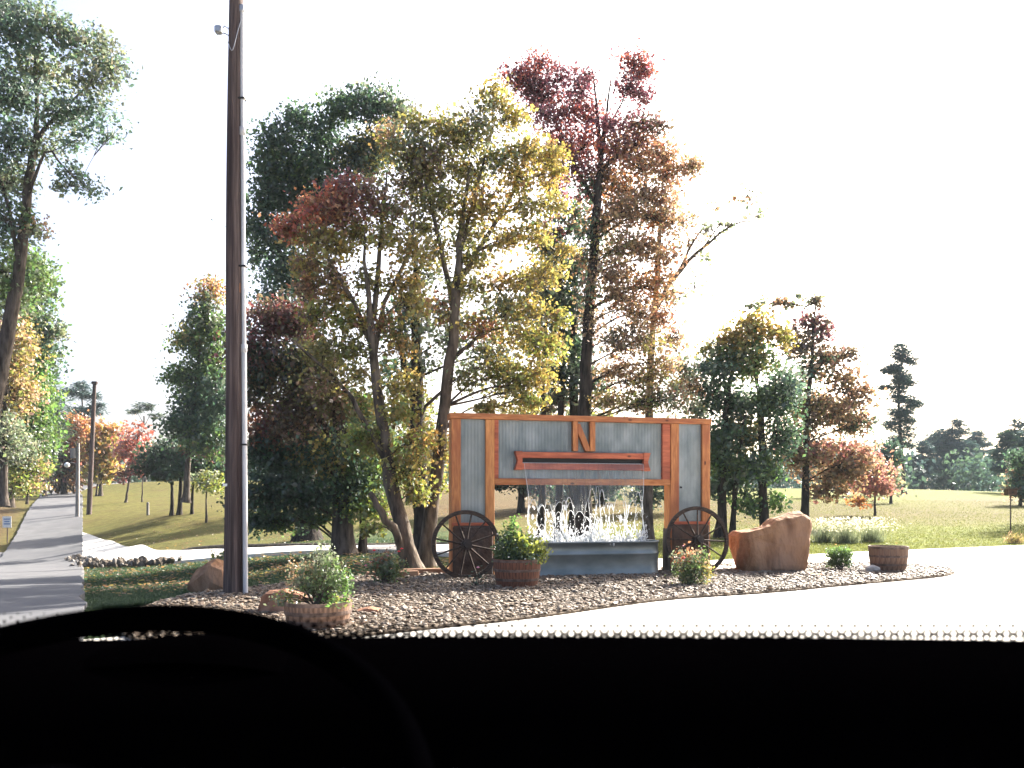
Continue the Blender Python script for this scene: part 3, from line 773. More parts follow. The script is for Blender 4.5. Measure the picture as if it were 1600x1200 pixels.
# the leaning maple and its neighbour
make_tree('leaning_maple_tree', 'leaning maple with orange, red and yellow leaves and forked trunk', 16.4,
    [[(645, 897, .20), (634, 845, .165), (615, 770, .15), (600, 690, .12), (588, 610, .10), (584, 540, .08), (580, 480, .055), (574, 420, .035), (572, 360, .012)],
     [(642, 880, .10), (625, 840, .085), (602, 800, .075), (585, 770, .05)],
     [(586, 560, .06), (560, 490, .05), (530, 430, .04), (490, 370, .02)],
     [(583, 500, .06), (590, 420, .05), (598, 340, .035), (605, 270, .015)],
     [(605, 720, .06), (570, 660, .05), (540, 610, .04), (490, 560, .03), (455, 530, .012)],
     [(585, 560, .05), (600, 470, .045), (640, 390, .03), (650, 320, .012)]],
    [(540, 290, 28, 22, 'red', .9, 'maroon'), (505, 320, 30, 22, 'red', 1, 'rust'), (465, 345, 26, 20, 'red', .9, 'rust'), (530, 335, 32, 24, 'maroon', .9, 'rust'), (575, 310, 30, 26, 'brown', .8, 'maroon'),
     (455, 370, 16, 16, 'rust', .7), (490, 370, 30, 22, 'brown', .8, 'yolive'), (525, 380, 28, 22, 'yellow', .9, 'yolive'), (470, 405, 26, 22, 'yolive', .7, 'brown'), (560, 365, 30, 26, 'olive', .7), (595, 380, 28, 28, 'yolive', .6), (620, 330, 30, 30, 'olive', .9, 'brown'),
     (640, 400, 28, 26, 'gold', .7, 'yolive'), (510, 430, 28, 24, 'brown', .6, 'olive'), (480, 450, 26, 22, 'brown', .7, 'rust'), (530, 460, 26, 24, 'gold', .9, 'yellow'), (570, 440, 26, 26, 'olive', .6), (540, 500, 28, 28, 'ygreen', .9, 'yellow'),
     (495, 495, 26, 24, 'yolive', .8, 'ygreen'), (620, 440, 28, 26, 'gold', .6, 'olive'), (600, 500, 26, 24, 'rust', .6, 'olive'), (550, 545, 28, 26, 'ygreen', .8, 'olive'), (510, 545, 30, 26, 'olive', .6), (645, 470, 24, 24, 'yolive', .6),
     (620, 540, 26, 26, 'olive', .6, 'gold'), (500, 600, 26, 24, 'olive', .45, 'brown'), (560, 600, 24, 24, 'yolive', .5), (625, 600, 24, 26, 'yellow', .8, 'yolive'), (630, 650, 26, 30, 'yellow', .8, 'ygreen'), (650, 690, 22, 30, 'gold', .8, 'ygreen'), (560, 680, 26, 24, 'ygreen', .7, 'green'),
     (640, 730, 24, 28, 'ygreen', .8, 'yellow'), (655, 770, 20, 26, 'ygreen', .9, 'yellow'), (590, 690, 22, 24, 'olive', .6), (585, 830, 16, 12, 'ygreen', .6)],
    leaf=0.09, lai=1.65, clump=0.34, group=near_g, bark='bark_grey', per=26)
make_tree('yellow_maple_tree', 'tall yellow maple whose trunk rises just left of the sign', 17.2,
    [[(664, 897, .19), (671, 830, .165), (684, 730, .14), (697, 620, .125), (710, 520, .11), (716, 440, .09), (722, 360, .06), (735, 270, .03)],
     [(712, 500, .07), (696, 420, .055), (678, 340, .035), (660, 270, .015)],
     [(716, 440, .07), (760, 370, .05), (800, 300, .03), (815, 260, .012)],
     [(720, 390, .05), (745, 290, .035), (770, 200, .015)],
     [(708, 560, .05), (745, 530, .035), (790, 510, .015)], [(702, 600, .04), (660, 640, .03), (640, 690, .012)]],
    [(772, 155, 24, 20, 'yolive', .9, 'yellow'), (745, 185, 26, 24, 'yolive', .6, 'sage'), (795, 185, 26, 22, 'yellow', .8, 'yolive'), (650, 195, 22, 18, 'olive', .8), (690, 205, 30, 24, 'olive', .9, 'yolive'), (640, 235, 34, 28, 'olive', 1, 'sage'), (605, 215, 24, 22, 'yolive', .8, 'tan'), (735, 225, 30, 26, 'olive', .8, 'yolive'),
     (780, 235, 30, 24, 'yolive', .8, 'sage'), (825, 235, 28, 20, 'yellow', .8, 'yolive'), (860, 240, 22, 16, 'yellow', .7), (680, 260, 34, 28, 'olive', 1, 'dkbrown'), (730, 280, 34, 28, 'olive', .9, 'yolive'), (810, 280, 34, 24, 'yellow', .9, 'gold'), (860, 275, 22, 18, 'yellow', .8), (640, 290, 30, 26, 'dkbrown', .8, 'olive'),
     (690, 320, 34, 28, 'olive', .8), (760, 330, 34, 28, 'yolive', .8, 'gold'), (820, 330, 28, 22, 'yolive', .7), (720, 365, 30, 26, 'olive', .6), (790, 375, 34, 22, 'yellow', .7, 'gold'), (845, 375, 30, 18, 'yellow', .8, 'yolive'), (880, 385, 18, 12, 'yellow', .7), (750, 400, 28, 24, 'olive', .6, 'yolive'),
     (680, 390, 24, 24, 'yolive', .5), (790, 430, 28, 20, 'gold', .5, 'tan'), (730, 450, 28, 24, 'olive', .6), (780, 470, 32, 24, 'yolive', .6, 'sage'), (830, 470, 22, 24, 'yellow', .8, 'yolive'), (760, 510, 28, 22, 'rust', .5, 'yolive'), (810, 520, 30, 24, 'yolive', .7, 'yellow'), (850, 540, 24, 24, 'yellow', .9, 'ygreen'),
     (735, 590, 26, 24, 'olive', .6, 'sage'), (780, 580, 26, 20, 'yolive', .5), (800, 610, 28, 20, 'ygreen', .8, 'yolive'), (850, 590, 24, 16, 'yellow', .8), (760, 630, 28, 14, 'olive', .7, 'yolive'), (830, 630, 30, 12, 'yellow', .9, 'ygreen'), (690, 480, 22, 24, 'rust', .35, 'sage'), (690, 690, 16, 28, 'gold', .8, 'yolive'), (850, 425, 24, 22, 'yellow', .6, 'yolive'), (865, 320, 22, 20, 'yolive', .6), (720, 510, 24, 24, 'yolive', .5, 'sage'), (760, 550, 26, 22, 'sage', .5, 'yolive'), (820, 440, 26, 22, 'yolive', .6), (800, 590, 30, 22, 'ygreen', .6, 'yolive'), (870, 500, 18, 22, 'yellow', .7, 'ygreen'), (655, 350, 24, 24, 'olive', .6), (690, 760, 14, 24, 'yellow', .8, 'ygreen')],
    leaf=0.09, lai=1.65, clump=0.34, group=near_g, bark='bark_grey', per=26)
make_tree('black_gum_tree', 'dark trunked black gum standing in shade behind both maples', 21,
    [[(660, 880, .24), (658, 800, .20), (655, 700, .18), (652, 600, .15), (650, 480, .10), (650, 380, .04)], [(655, 660, .1), (630, 560, .08), (622, 480, .04)]],
    [(640, 470, 26, 30, 'dkgreen', .6, 'brown'), (625, 520, 24, 26, 'olive', .6, 'dkgreen'), (670, 500, 24, 28, 'sage', .5), (665, 420, 26, 28, 'olive', .5, 'sage'), (660, 560, 26, 26, 'sage', .5), (610, 580, 22, 24, 'dkgreen', .6), (700, 540, 24, 30, 'sage', .35), (780, 560, 30, 30, 'sage', .3)],
    leaf=0.13, lai=1.6, clump=0.4, group=near_g, bark='bark_dark')

# the tall tree behind the sign
make_tree('sweetgum_tree', 'tallest sweetgum with purple red top and orange brown sides behind the sign', 25,
    [[(912, 862, .26), (915, 640, .20), (920, 500, .17), (928, 400, .145), (934, 300, .115), (938, 256, .09), (934, 190, .05), (928, 115, .02)],
     [(938, 262, .09), (943, 207, .07), (951, 158, .03), (955, 105, .012)], [(938, 268, .08), (970, 240, .06), (1001, 222, .03), (1020, 200, .012)], [(942, 207, .04), (968, 170, .025), (985, 120, .01)],
     [(930, 360, .06), (965, 340, .045), (1010, 300, .02)], [(932, 320, .06), (890, 240, .04), (860, 160, .015)]],
    [(915, 300, 22, 24, 'maroon', .5, 'dkgreen'), (925, 350, 24, 26, 'dkgreen', .5, 'brown'), (915, 410, 24, 26, 'dkgreen', .5, 'brown'), (930, 450, 22, 26, 'brown', .5, 'dkgreen'), (925, 500, 22, 24, 'dkbrown', .4, 'tan'), (945, 340, 22, 24, 'brown', .6, 'orange'), (1050, 350, 20, 22, 'tan', .4), (1045, 400, 20, 24, 'tan', .4, 'rust'), (1045, 450, 18, 24, 'tan', .35), (1085, 270, 14, 16, 'tan', .4), (950, 195, 20, 22, 'purple', .4), (812, 115, 22, 18, 'purple', .9, 'red'), (838, 105, 20, 16, 'purple', .9, 'red'), (870, 118, 22, 18, 'purple', .8), (825, 140, 26, 18, 'purple', .9), (860, 145, 26, 20, 'purple', .9), (895, 140, 20, 24, 'purple', .6), (925, 105, 14, 22, 'purple', .5), (985, 105, 22, 20, 'purple', .8, 'red'), (1008, 115, 18, 16, 'red', .7, 'purple'), (975, 140, 22, 20, 'purple', .6),
     (1005, 150, 18, 18, 'purple', .4), (840, 185, 24, 24, 'purple', .5), (885, 180, 26, 24, 'purple', .7, 'red'), (915, 175, 22, 24, 'purple', .5, 'red'), (870, 220, 26, 26, 'purple', .6, 'red'), (915, 225, 26, 26, 'red', .7, 'purple'), (960, 230, 26, 22, 'purple', .6, 'rust'), (1000, 195, 28, 20, 'purple', .7, 'dkbrown'), (990, 225, 30, 20, 'maroon', .9, 'rust'), (1025, 190, 16, 16, 'dkbrown', .5),
     (850, 260, 20, 24, 'maroon', .6), (900, 270, 26, 24, 'maroon', .7, 'purple'), (960, 270, 28, 24, 'rust', .8, 'brown'), (1010, 250, 30, 22, 'rust', .7, 'tan'), (1050, 235, 26, 20, 'tan', .6, 'rust'), (1080, 245, 16, 16, 'tan', .5), (1050, 270, 26, 22, 'rust', .7, 'tan'), (960, 300, 28, 24, 'orange', .8, 'brown'), (1010, 300, 30, 24, 'tan', .7, 'brown'),
     (1045, 310, 24, 22, 'rust', .6, 'tan'), (980, 340, 30, 26, 'brown', .8, 'tan'), (1025, 345, 24, 24, 'orange', .6, 'tan'), (960, 380, 28, 26, 'brown', .7, 'olive'), (1005, 390, 28, 26, 'tan', .7, 'brown'), (970, 430, 30, 26, 'brown', .7, 'tan'), (1015, 440, 24, 24, 'orange', .6, 'tan'), (960, 480, 28, 26, 'brown', .7, 'tan'), (1005, 490, 28, 26, 'tan', .7, 'rust'), (1035, 500, 18, 22, 'rust', .5),
     (960, 530, 28, 26, 'dkbrown', .7, 'tan'), (1005, 540, 28, 26, 'tan', .7, 'yolive'), (970, 580, 30, 26, 'brown', .7, 'tan'), (1015, 590, 28, 24, 'tan', .6, 'yolive'), (960, 625, 34, 20, 'yolive', .8, 'tan'), (1015, 630, 34, 18, 'tan', .7, 'ygreen'), (1060, 625, 24, 20, 'sage', .5, 'brown'), (1050, 560, 18, 24, 'tan', .35)],
    leaf=0.108, lai=1.7, clump=0.42, group=near_g, bark='bark_dark', per=24)
make_tree('water_oak_tree', 'shady dark green oak with several trunks between yellow maple and sweetgum', 29,
    [[(898, 858, .20), (897, 640, .16), (896, 520, .12), (897, 420, .06)], [(872, 858, .15), (876, 650, .12), (878, 520, .09), (875, 410, .04)], [(845, 858, .14), (850, 600, .1), (855, 480, .05)]],
    [(865, 395, 26, 30, 'dkgreen', .8, 'olive'), (895, 420, 26, 30, 'dkgreen', .8), (870, 450, 28, 30, 'vdark', .8, 'dkgreen'), (850, 490, 26, 28, 'dkgreen', .6, 'sage'), (890, 490, 26, 30, 'vdark', .8), (870, 530, 28, 28, 'dkgreen', .8), (905, 550, 26, 28, 'dkgreen', .7), (880, 585, 30, 26, 'vdark', .9), (930, 600, 28, 26, 'dkgreen', .6, 'dkbrown'), (870, 625, 34, 20, 'dkbrown', .9, 'sage'), (840, 430, 18, 22, 'sage', .4), (850, 350, 18, 24, 'maroon', .5, 'dkgreen'), (830, 540, 24, 26, 'sage', .5, 'dkgreen'), (800, 500, 26, 28, 'sage', .4), (870, 300, 20, 24, 'purple', .5, 'dkgreen'), (895, 340, 22, 30, 'dkgreen', .7, 'brown')],
    leaf=0.16, lai=2.0, clump=0.5, group=near_g, bark='bark_dark')
make_tree('bare_ash_tree', 'nearly bare ash with thin arching branches reaching into the sky', 26,
    [[(1012, 862, 0.1700), (1014, 700, 0.1400), (1018, 560, 0.1100), (1026, 460, 0.0850), (1032, 390, 0.0930), (1034, 335, 0.0310)],
     [(1024, 480, 0.0930), (1060, 425, 0.0697), (1100, 385, 0.0465), (1150, 348, 0.0279), (1188, 345, 0.0093)], [(1060, 425, 0.0465), (1085, 375, 0.0310), (1112, 340, 0.0124)], [(1022, 490, 0.0465), (1045, 460, 0.0388), (1080, 462, 0.0093)],
     [(1100, 385, 0.0232), (1130, 340, 0.0155), (1150, 308, 0.0062)], [(1030, 400, 0.0310), (1055, 370, 0.0186), (1075, 355, 0.0078)], [(1075, 405, 0.0232), (1110, 395, 0.0062)], [(1140, 355, 0.0186), (1160, 325, 0.0124), (1180, 310, 0.0062)]],
    [(1160, 312, 22, 12, 'sage', 0.240, 'tan'), (1182, 325, 14, 14, 'sage', 0.240), (1135, 345, 20, 12, 'sage', 0.210), (1115, 320, 16, 12, 'tan', 0.180), (1085, 330, 18, 16, 'tan', 0.180), (1095, 360, 20, 14, 'sage', 0.195), (1105, 405, 18, 14, 'sage', 0.150), (1075, 380, 18, 18, 'tan', 0.210), (1060, 340, 14, 20, 'sage', 0.210), (1085, 440, 18, 18, 'sage', 0.135), (1060, 470, 20, 10, 'sage', 0.195), (1060, 300, 16, 16, 'tan', 0.180), (1055, 520, 18, 26, 'tan', 0.300), (1070, 580, 18, 22, 'sage', 0.300)],
    leaf=0.14, lai=1.7, clump=0.45, group=near_g, bark='bark', per=5)

# right of the sign
make_tree('sweetgum_tree', 'rounded green sweetgum with yellow top just past the sign', 28,
    [[(1126, 842, .18), (1128, 740, .14), (1135, 640, .09), (1150, 550, .04)], [(1195, 830, .17), (1192, 720, .13), (1188, 620, .08), (1180, 540, .03)], [(1143, 838, .1), (1150, 740, .08), (1160, 650, .03)]],
    [(1178, 480, 12, 14, 'sage', .3), (1150, 520, 26, 16, 'yolive', .8, 'gold'), (1185, 515, 30, 18, 'gold', .9, 'yolive'), (1215, 530, 18, 20, 'yolive', .8), (1120, 545, 22, 16, 'yolive', .6, 'sage'), (1165, 545, 34, 20, 'gold', .7, 'green'), (1105, 570, 24, 22, 'bluegreen', .7), (1140, 580, 30, 26, 'bluegreen', 1, 'green'), (1190, 575, 34, 26, 'green', .9, 'olive'),
     (1220, 600, 24, 30, 'bluegreen', .8), (1105, 620, 26, 30, 'dkgreen'), (1150, 625, 34, 30, 'dkgreen', 1, 'bluegreen'), (1195, 630, 32, 30, 'dkgreen', 1, 'green'), (1080, 600, 16, 22, 'brown', .5), (1110, 670, 28, 28, 'dkgreen'), (1160, 680, 36, 30, 'dkgreen', 1, 'olive'), (1210, 680, 28, 30, 'dkgreen'), (1125, 720, 28, 28, 'green', 1, 'dkgreen'), (1175, 730, 34, 28, 'dkgreen', 1, 'green'), (1215, 735, 22, 26, 'dkgreen', .8),
     (1130, 765, 26, 22, 'dkgreen'), (1175, 775, 28, 18, 'dkgreen', .9, 'bright'), (1210, 780, 16, 14, 'bright', .6), (1085, 650, 16, 20, 'sage', .5)],
    leaf=0.15, lai=2.1, clump=0.45, group=right_g, bark='bark_dark')
make_tree('cypress_tree', 'brown and salmon bald cypress with one straight dark trunk', 34,
    [[(1257, 808, .17), (1258, 720, .14), (1260, 640, .11), (1264, 560, .07), (1268, 480, .03)]],
    [(1262, 475, 28, 9, 'dkbrown', .6, 'sage'), (1225, 483, 22, 8, 'brown', .5, 'sage'), (1265, 505, 26, 16, 'dkbrown', .7, 'purple'), (1290, 520, 26, 16, 'purple', .6, 'dkbrown'), (1255, 540, 26, 20, 'dkbrown', .7), (1300, 550, 28, 20, 'dkbrown', .7, 'brown'), (1325, 555, 14, 18, 'dkbrown', .5), (1270, 575, 30, 22, 'brown', .7, 'dkgreen'), (1315, 590, 26, 20, 'brown', .6, 'tan'),
     (1250, 610, 24, 24, 'dkgreen', .7, 'brown'), (1290, 620, 32, 24, 'tan', .7, 'brown'), (1335, 625, 20, 20, 'brown', .6), (1265, 655, 30, 24, 'brown', .8, 'olive'), (1310, 660, 34, 24, 'tan', .7, 'brown'), (1345, 665, 22, 20, 'brown', .7, 'dkgreen'), (1250, 690, 24, 26, 'dkbrown', .8, 'pink'), (1295, 700, 34, 24, 'tan', .8, 'pink'), (1335, 700, 28, 22, 'tan', .7, 'pink'),
     (1265, 735, 28, 22, 'brown', .8, 'tan'), (1305, 745, 32, 22, 'tan', .8, 'brown'), (1285, 770, 30, 14, 'brown', .7), (1340, 735, 24, 18, 'brown', .7)],
    leaf=0.17, lai=1.9, clump=0.5, group=right_g, bark='bark_dark', per=26)
make_tree('dogwood_tree', 'small salmon pink dogwood on the slope beside the brown cypress', 42,
    [[(1367, 798, .06), (1366, 775, .045), (1364, 750, .02)]], [(1365, 740, 22, 18, 'pink', .9, 'tan'), (1345, 758, 18, 16, 'pink', .8, 'orange'), (1385, 752, 16, 16, 'pink', .8, 'tan'), (1362, 765, 22, 12, 'pink', .8), (1340, 780, 12, 10, 'orange', .6)], leaf=0.19, lai=1.8, clump=0.5, group=right_g, per=24)
make_tree('juniper_tree', 'small dark green juniper behind the pink dogwood', 62,
    [[(1392, 784, .1), (1392, 750, .07), (1392, 705, .03)]], [(1390, 705, 18, 18, 'pine'), (1385, 730, 18, 20, 'green', 1, 'pine'), (1398, 745, 14, 22, 'sage', .9)], leaf=0.26, lai=2.2, clump=0.6, group=right_g)
make_tree('tall_pine_tree', 'tall thin lone pine with short layered boughs on the fairway edge', 88,
    [[(1413, 780, .26), (1409, 715, .2), (1405, 640, .15), (1406, 590, .1), (1418, 542, .03)]],
    [(1418, 545, 14, 9, 'hazy_pine'), (1408, 556, 14, 9, 'hazy_pine'), (1414, 566, 12, 8, 'hazy_pine'), (1398, 572, 14, 9, 'hazy_pine'), (1395, 584, 15, 9, 'hazy_pine'), (1414, 583, 13, 9, 'hazy_pine'), (1405, 594, 14, 9, 'hazy_pine'), (1386, 603, 10, 7, 'hazy_pine'), (1420, 597, 12, 8, 'hazy_pine'), (1396, 612, 16, 9, 'hazy_pine'), (1418, 617, 16, 9, 'hazy_pine'), (1428, 633, 14, 9, 'hazy_pine'),
     (1405, 627, 14, 8, 'hazy_pine'), (1398, 640, 16, 9, 'hazy_pine'), (1420, 645, 14, 8, 'hazy_pine'), (1388, 660, 12, 8, 'hazy_pine'), (1410, 655, 18, 10, 'hazy_pine'), (1420, 672, 14, 10, 'hazy_pine'), (1402, 678, 12, 9, 'hazy_pine'), (1416, 692, 12, 10, 'hazy_pine')],
    leaf=0.42, lai=2.0, clump=0.9, pine=True, group=far_g, twig=False)
fp = [(1440, 690, 135, 1.0, 'broad blue green pine directly behind the tall thin pine'), (1488, 655, 140, 1.15, 'pointed pine topping the far tree line'), (1520, 672, 150, 1.0, 'pine with ragged shoulder closing the pointed one'), (1465, 676, 160, 0.9, 'paler pine in the gap between broad and pointed pines'),
      (1552, 700, 150, 0.85, 'short pine in the low saddle of the far tree line'), (1585, 655, 105, 1.0, 'dark pine beside the picture edge over the fairway'), (1620, 640, 100, 1.1, 'dark pine cut by the picture edge')]
for px, top, Y, s, lab in fp:
    h = 768 - top
    lo = [(px, top + h * .06, 9 * s, h * .07, 'hazy_pine')]
    for k, f in enumerate((.16, .26, .36, .46, .56, .66, .76)):
        for _ in range(2):
            lo.append((px + rng.uniform(-16, 16) * s * (0.5 + f), top + h * (f + rng.uniform(-.03, .03)), (13 + 16 * f) * s * rng.uniform(.8, 1.2), h * .07, 'hazy_pine' if rng.random() < .7 else 'pine'))
    make_tree('pine_tree', lab, Y, [[(px, 772, .28), (px + 1, 740, .22), (px, top + h * .1, .06)]], lo, leaf=0.7, lai=2.0, clump=1.3, pine=True, group=far_g, twig=False)
make_tree('hedge_maple_tree', 'rusty brown small tree beside the bird box', 62,
    [[(1594, 800, .12), (1594, 770, .09), (1596, 720, .04)]], [(1590, 735, 18, 18, 'sage', 1, 'brown'), (1600, 715, 20, 20, 'dkgreen'), (1596, 765, 20, 22, 'brown', 1, 'sage'), (1615, 750, 24, 26, 'dkgreen')], leaf=0.26, lai=2.0, clump=0.7, group=right_g)

make_tree('hill_oak_tree', 'broad green oak on the hill, seen in gaps behind the red oak', 53, [[(560, 805, .24), (558, 740, .18), (556, 680, .08)]],
    [(530, 690, 40, 30, 'green', 1, 'olive'), (575, 680, 40, 32, 'dkgreen', 1, 'green'), (555, 645, 44, 34, 'green', 1, 'yolive'), (600, 720, 36, 28, 'olive', 1, 'green'), (530, 735, 34, 26, 'dkgreen')], leaf=0.26, lai=1.6, clump=0.8, group=near_g, bark='bark_dark')
make_tree('hill_oak_tree', 'yellow green oak on the hill, seen in gaps between the maple trunks', 60, [[(640, 795, .24), (640, 740, .18), (642, 680, .08)]],
    [(620, 700, 40, 30, 'ygreen', 1, 'green'), (665, 690, 36, 32, 'yolive', 1, 'green'), (640, 650, 42, 34, 'ygreen', 1, 'olive'), (680, 735, 30, 26, 'yolive'), (620, 740, 34, 22, 'green')], leaf=0.28, lai=1.6, clump=0.8, group=near_g, bark='bark_dark')
make_tree('shade_oak_tree', 'dark low branched oak seen through the sign opening on the maple side', 46, [[(815, 800, .2), (815, 740, .15), (818, 690, .07)]],
    [(780, 735, 40, 26, 'vdark', 1, 'dkbrown'), (825, 728, 40, 30, 'dkgreen', 1, 'vdark'), (800, 690, 44, 34, 'dkgreen', .8, 'olive'), (850, 690, 36, 30, 'olive', .7, 'dkgreen'), (740, 720, 34, 28, 'olive', .8, 'dkbrown'), (815, 645, 40, 24, 'yolive', .5), (775, 762, 34, 12, 'vdark', .9), (840, 765, 36, 14, 'vdark', .9, 'dkgreen')], leaf=0.24, lai=1.9, clump=0.7, group=near_g, bark='bark_dark')
make_tree('shade_oak_tree', 'dark spreading oak seen through the middle of the sign opening', 52, [[(905, 795, .22), (906, 740, .16), (905, 690, .07)], [(940, 796, .16), (938, 745, .12), (930, 700, .05)]],
    [(880, 735, 40, 28, 'vdark', 1, 'dkgreen'), (925, 732, 42, 30, 'dkgreen', 1, 'vdark'), (900, 690, 44, 34, 'dkgreen', .8, 'dkbrown'), (950, 690, 40, 30, 'dkgreen', .8, 'olive'), (965, 742, 30, 24, 'vdark'), (920, 650, 40, 24, 'olive', .5), (880, 768, 34, 14, 'vdark', .9, 'dkgreen'), (940, 768, 34, 14, 'dkgreen', .9, 'vdark')], leaf=0.26, lai=1.9, clump=0.7, group=near_g, bark='bark_dark')
make_tree('shade_oak_tree', 'dark oak with drooping boughs behind the tower next to the boulder', 44, [[(1060, 805, .17), (1060, 750, .13), (1055, 690, .05)]],
    [(1012, 770, 26, 22, 'vdark', 1, 'dkgreen'), (1040, 740, 34, 24, 'dkgreen', 1, 'vdark'), (1075, 735, 34, 28, 'dkgreen', .9), (1050, 700, 40, 30, 'dkgreen', .8, 'olive'), (1080, 690, 34, 28, 'sage', .6), (1050, 660, 34, 20, 'sage', .5, 'tan')], leaf=0.22, lai=1.9, clump=0.6, group=near_g, bark='bark_dark')
make_tree('pecan_tree', 'leafy pecan past the picture edge whose shade falls across the lawn', 40, [[(1690, 800, .2), (1690, 700, .15), (1690, 600, .06)]],
    [(1690, 590, 55, 45, 'green'), (1720, 640, 55, 45, 'green'), (1680, 650, 45, 40, 'green')], leaf=0.24, lai=1.4, clump=0.7, group=right_g)

def fallen():
    n = 9000
    P = np.concatenate([np.stack([rng.normal(-4.5, 4.0, n // 2), rng.normal(18, 3.2, n // 2)], -1), np.stack([rng.uniform(-24, 12, n // 2), rng.uniform(24, 52, n // 2)], -1)])
    P = P[~inside(P, np.array(apron)) & (P[:, 1] > 12.5)]
    P = np.stack([P[:, 0], P[:, 1], terrain(P[:, 0], P[:, 1]) + 0.045 + rng.uniform(0, .03, len(P))], -1)
    pal = np.array([C['brown'], C['gold'], C['rust'], C['yellow'], C['tan']])
    vv, ff, cc = leaves(P, 0.085, 0.75, pal[rng.integers(0, 5, len(P))] * rng.uniform(.6, 1.2, (len(P), 1)))
    vv = vv.reshape(-1, 4, 3); c0 = vv.mean(1, keepdims=True)
    vv[..., 2] = c0[..., 2] + (vv[..., 2] - c0[..., 2]) * 0.3
    return vv.reshape(-1, 3), ff, cc
lv_, lf_, lc_ = fallen()
tag(obj('fallen_leaves', mesh_np('fallen_leaves', lv_, lf_, False, lc_), M['leaf']), 'brown and yellow fallen leaves strewn under the trees', 'leaves', kind='stuff')

# the far wood, one mass beyond the fields
def far_wood():
    n = 60000
    spots = []
    for k in range(230):
        az = rng.uniform(-0.72, 0.72)
        R = rng.uniform(135, 185)
        x, y = R * math.sin(az), R * math.cos(az)
        hgt = rng.uniform(4.5, 8.5) if az < 0.42 else rng.uniform(4, 7)
        spots.append((x, y, hgt, rng.uniform(3.0, 5.5)))
    S = np.array(spots)
    k = rng.integers(0, len(S), n)
    u = unit(n) * (rng.uniform(0.1, 1, n) ** 0.4)[:, None]
    P = np.stack([S[k, 0] + u[:, 0] * S[k, 3], S[k, 1] + u[:, 1] * S[k, 3], terrain(S[k, 0], S[k, 1]) + S[k, 2] * 0.5 + u[:, 2] * S[k, 2] * 0.55], -1)
    pal = np.array([C['hazy_pine'], C['dkgreen'], C['pine'], C['brown'], C['sage'], C['rust']])
    sc = rng.choice(6, len(S), p=[.45, .28, .25, .01, .01, .0])
    cl = pal[sc[k]] * np.exp(rng.normal(0, .2, (n, 1)))
    return leaves(P, 0.75, 0.6, cl)
fv, ff_, fc = far_wood()
tag(obj('far_woods', mesh_np('far_woods', fv, ff_, False, fc), M['leaf']), 'distant dark woods closing off the fields', 'woods', kind='stuff')

# ------------------------------------------------------------------ haze: thin autumn air over the fields
hz = box_me('haze', -460, 460, -110, 560, -8.0, 24.0, 0)
hm = bpy.data.materials.new('haze_air'); hm.use_nodes = True
hn = hm.node_tree.nodes
hn.remove(hn['Principled BSDF'])
pvn = hn.new('ShaderNodeVolumePrincipled')
pvn.inputs['Color'].default_value = (0.74, 0.88, 1.0, 1)
pvn.inputs['Density'].default_value = 0.00022
pvn.inputs['Anisotropy'].default_value = 0.0
hm.node_tree.links.new(pvn.outputs[0], hn['Material Output'].inputs['Volume'])
tag(obj('haze', hz, hm), 'thin pale autumn haze over the whole place', 'haze', kind='stuff')

# ------------------------------------------------------------------ fountain sign
SX0, SY0 = -1.06, 14.5
SROT = math.atan2(1.1, 4.76)
sign = thing('fountain_sign', 'cedar framed corrugated metal entrance sign with letter N and water slot', 'sign', (SX0, SY0, 0), SROT)
def sw(u, y, z):
    c, s = math.cos(SROT), math.sin(SROT)
    return (SX0 + u * c - y * s, SY0 + u * s + y * c, z)
def board(name, u0, u1, z0, z1, y0, y1, m='cedar', parent=None, bev=0.006):
    return obj(name, box_me(name, u0, u1, y0, y1, z0, z1, bev), M[m], parent or sign)
# towers
for a, b, c, d in ((0.0, .165, .605, .765), (4.10, 4.262, 4.728, 4.885)):
    board('stile', a, b, 0.03, 2.797, -0.03, 0.06, 'cedar')
    board('stile', c, d, 0.03, 2.797, -0.034, 0.06, 'cedar_light' if a == 0 else 'cedar')
    board('side_board', a + 0.004, a + 0.034, 0.03, 2.795, 0.064, 0.30, 'cedar_light')
    board('side_board', d - 0.034, d - 0.004, 0.03, 2.795, 0.064, 0.30, 'cedar_light')
    board('back_board', a + 0.036, d - 0.036, 0.03, 2.795, 0.26, 0.295, 'timber')
    board('pedestal', a + 0.02, d - 0.02, 0.0, 0.93, -0.07, 0.05, 'stone_dark', bev=0.03)
    board('sill_board', a + 0.01, d - 0.01, 0.935, 0.985, -0.055, 0.05, 'cedar_red')
board('top_beam', -0.025, 4.91, 2.80, 2.90, -0.045, 0.31, 'cedar_flat')
board('inner_stile', 0.77, 0.842, 1.665, 2.797, -0.012, 0.12, 'cedar_red')
board('inner_stile', 3.94, 4.095, 1.665, 2.797, -0.012, 0.12, 'cedar_red')
board('bottom_rail', 0.77, 4.095, 1.655, 1.765, -0.02, 0.13, 'cedar_flat')
board('back_panel', 0.85, 3.93, 1.77, 2.79, 0.075, 0.11, 'timber')
def corrugated(u0, u1, z0, z1, y, pitch=0.060, amp=0.0022):
    n = int((u1 - u0) / pitch * 8)
    u = np.linspace(u0, u1, n)
    yy = y + amp * np.sin((u - u0) / pitch * 2 * np.pi)
    zz = np.linspace(z0, z1, 5)
    U, Z = np.meshgrid(u, zz)
    Y = np.broadcast_to(yy, U.shape) + 0.002 * np.sin(Z * 3.1 + U * 2.3)
    F_ = np.stack([U, Y, Z], -1).reshape(-1, 3)
    B_ = F_ + np.array([0, 0.004, 0])
    i = np.arange(4)[:, None] * n + np.arange(n - 1)[None]
    q = np.stack([i, i + 1, i + 1 + n, i + n], -1).reshape(-1, 4)
    return mesh_np('metal_panel', np.concatenate([F_, B_]), np.concatenate([q, q[:, ::-1] + len(F_)]), True)
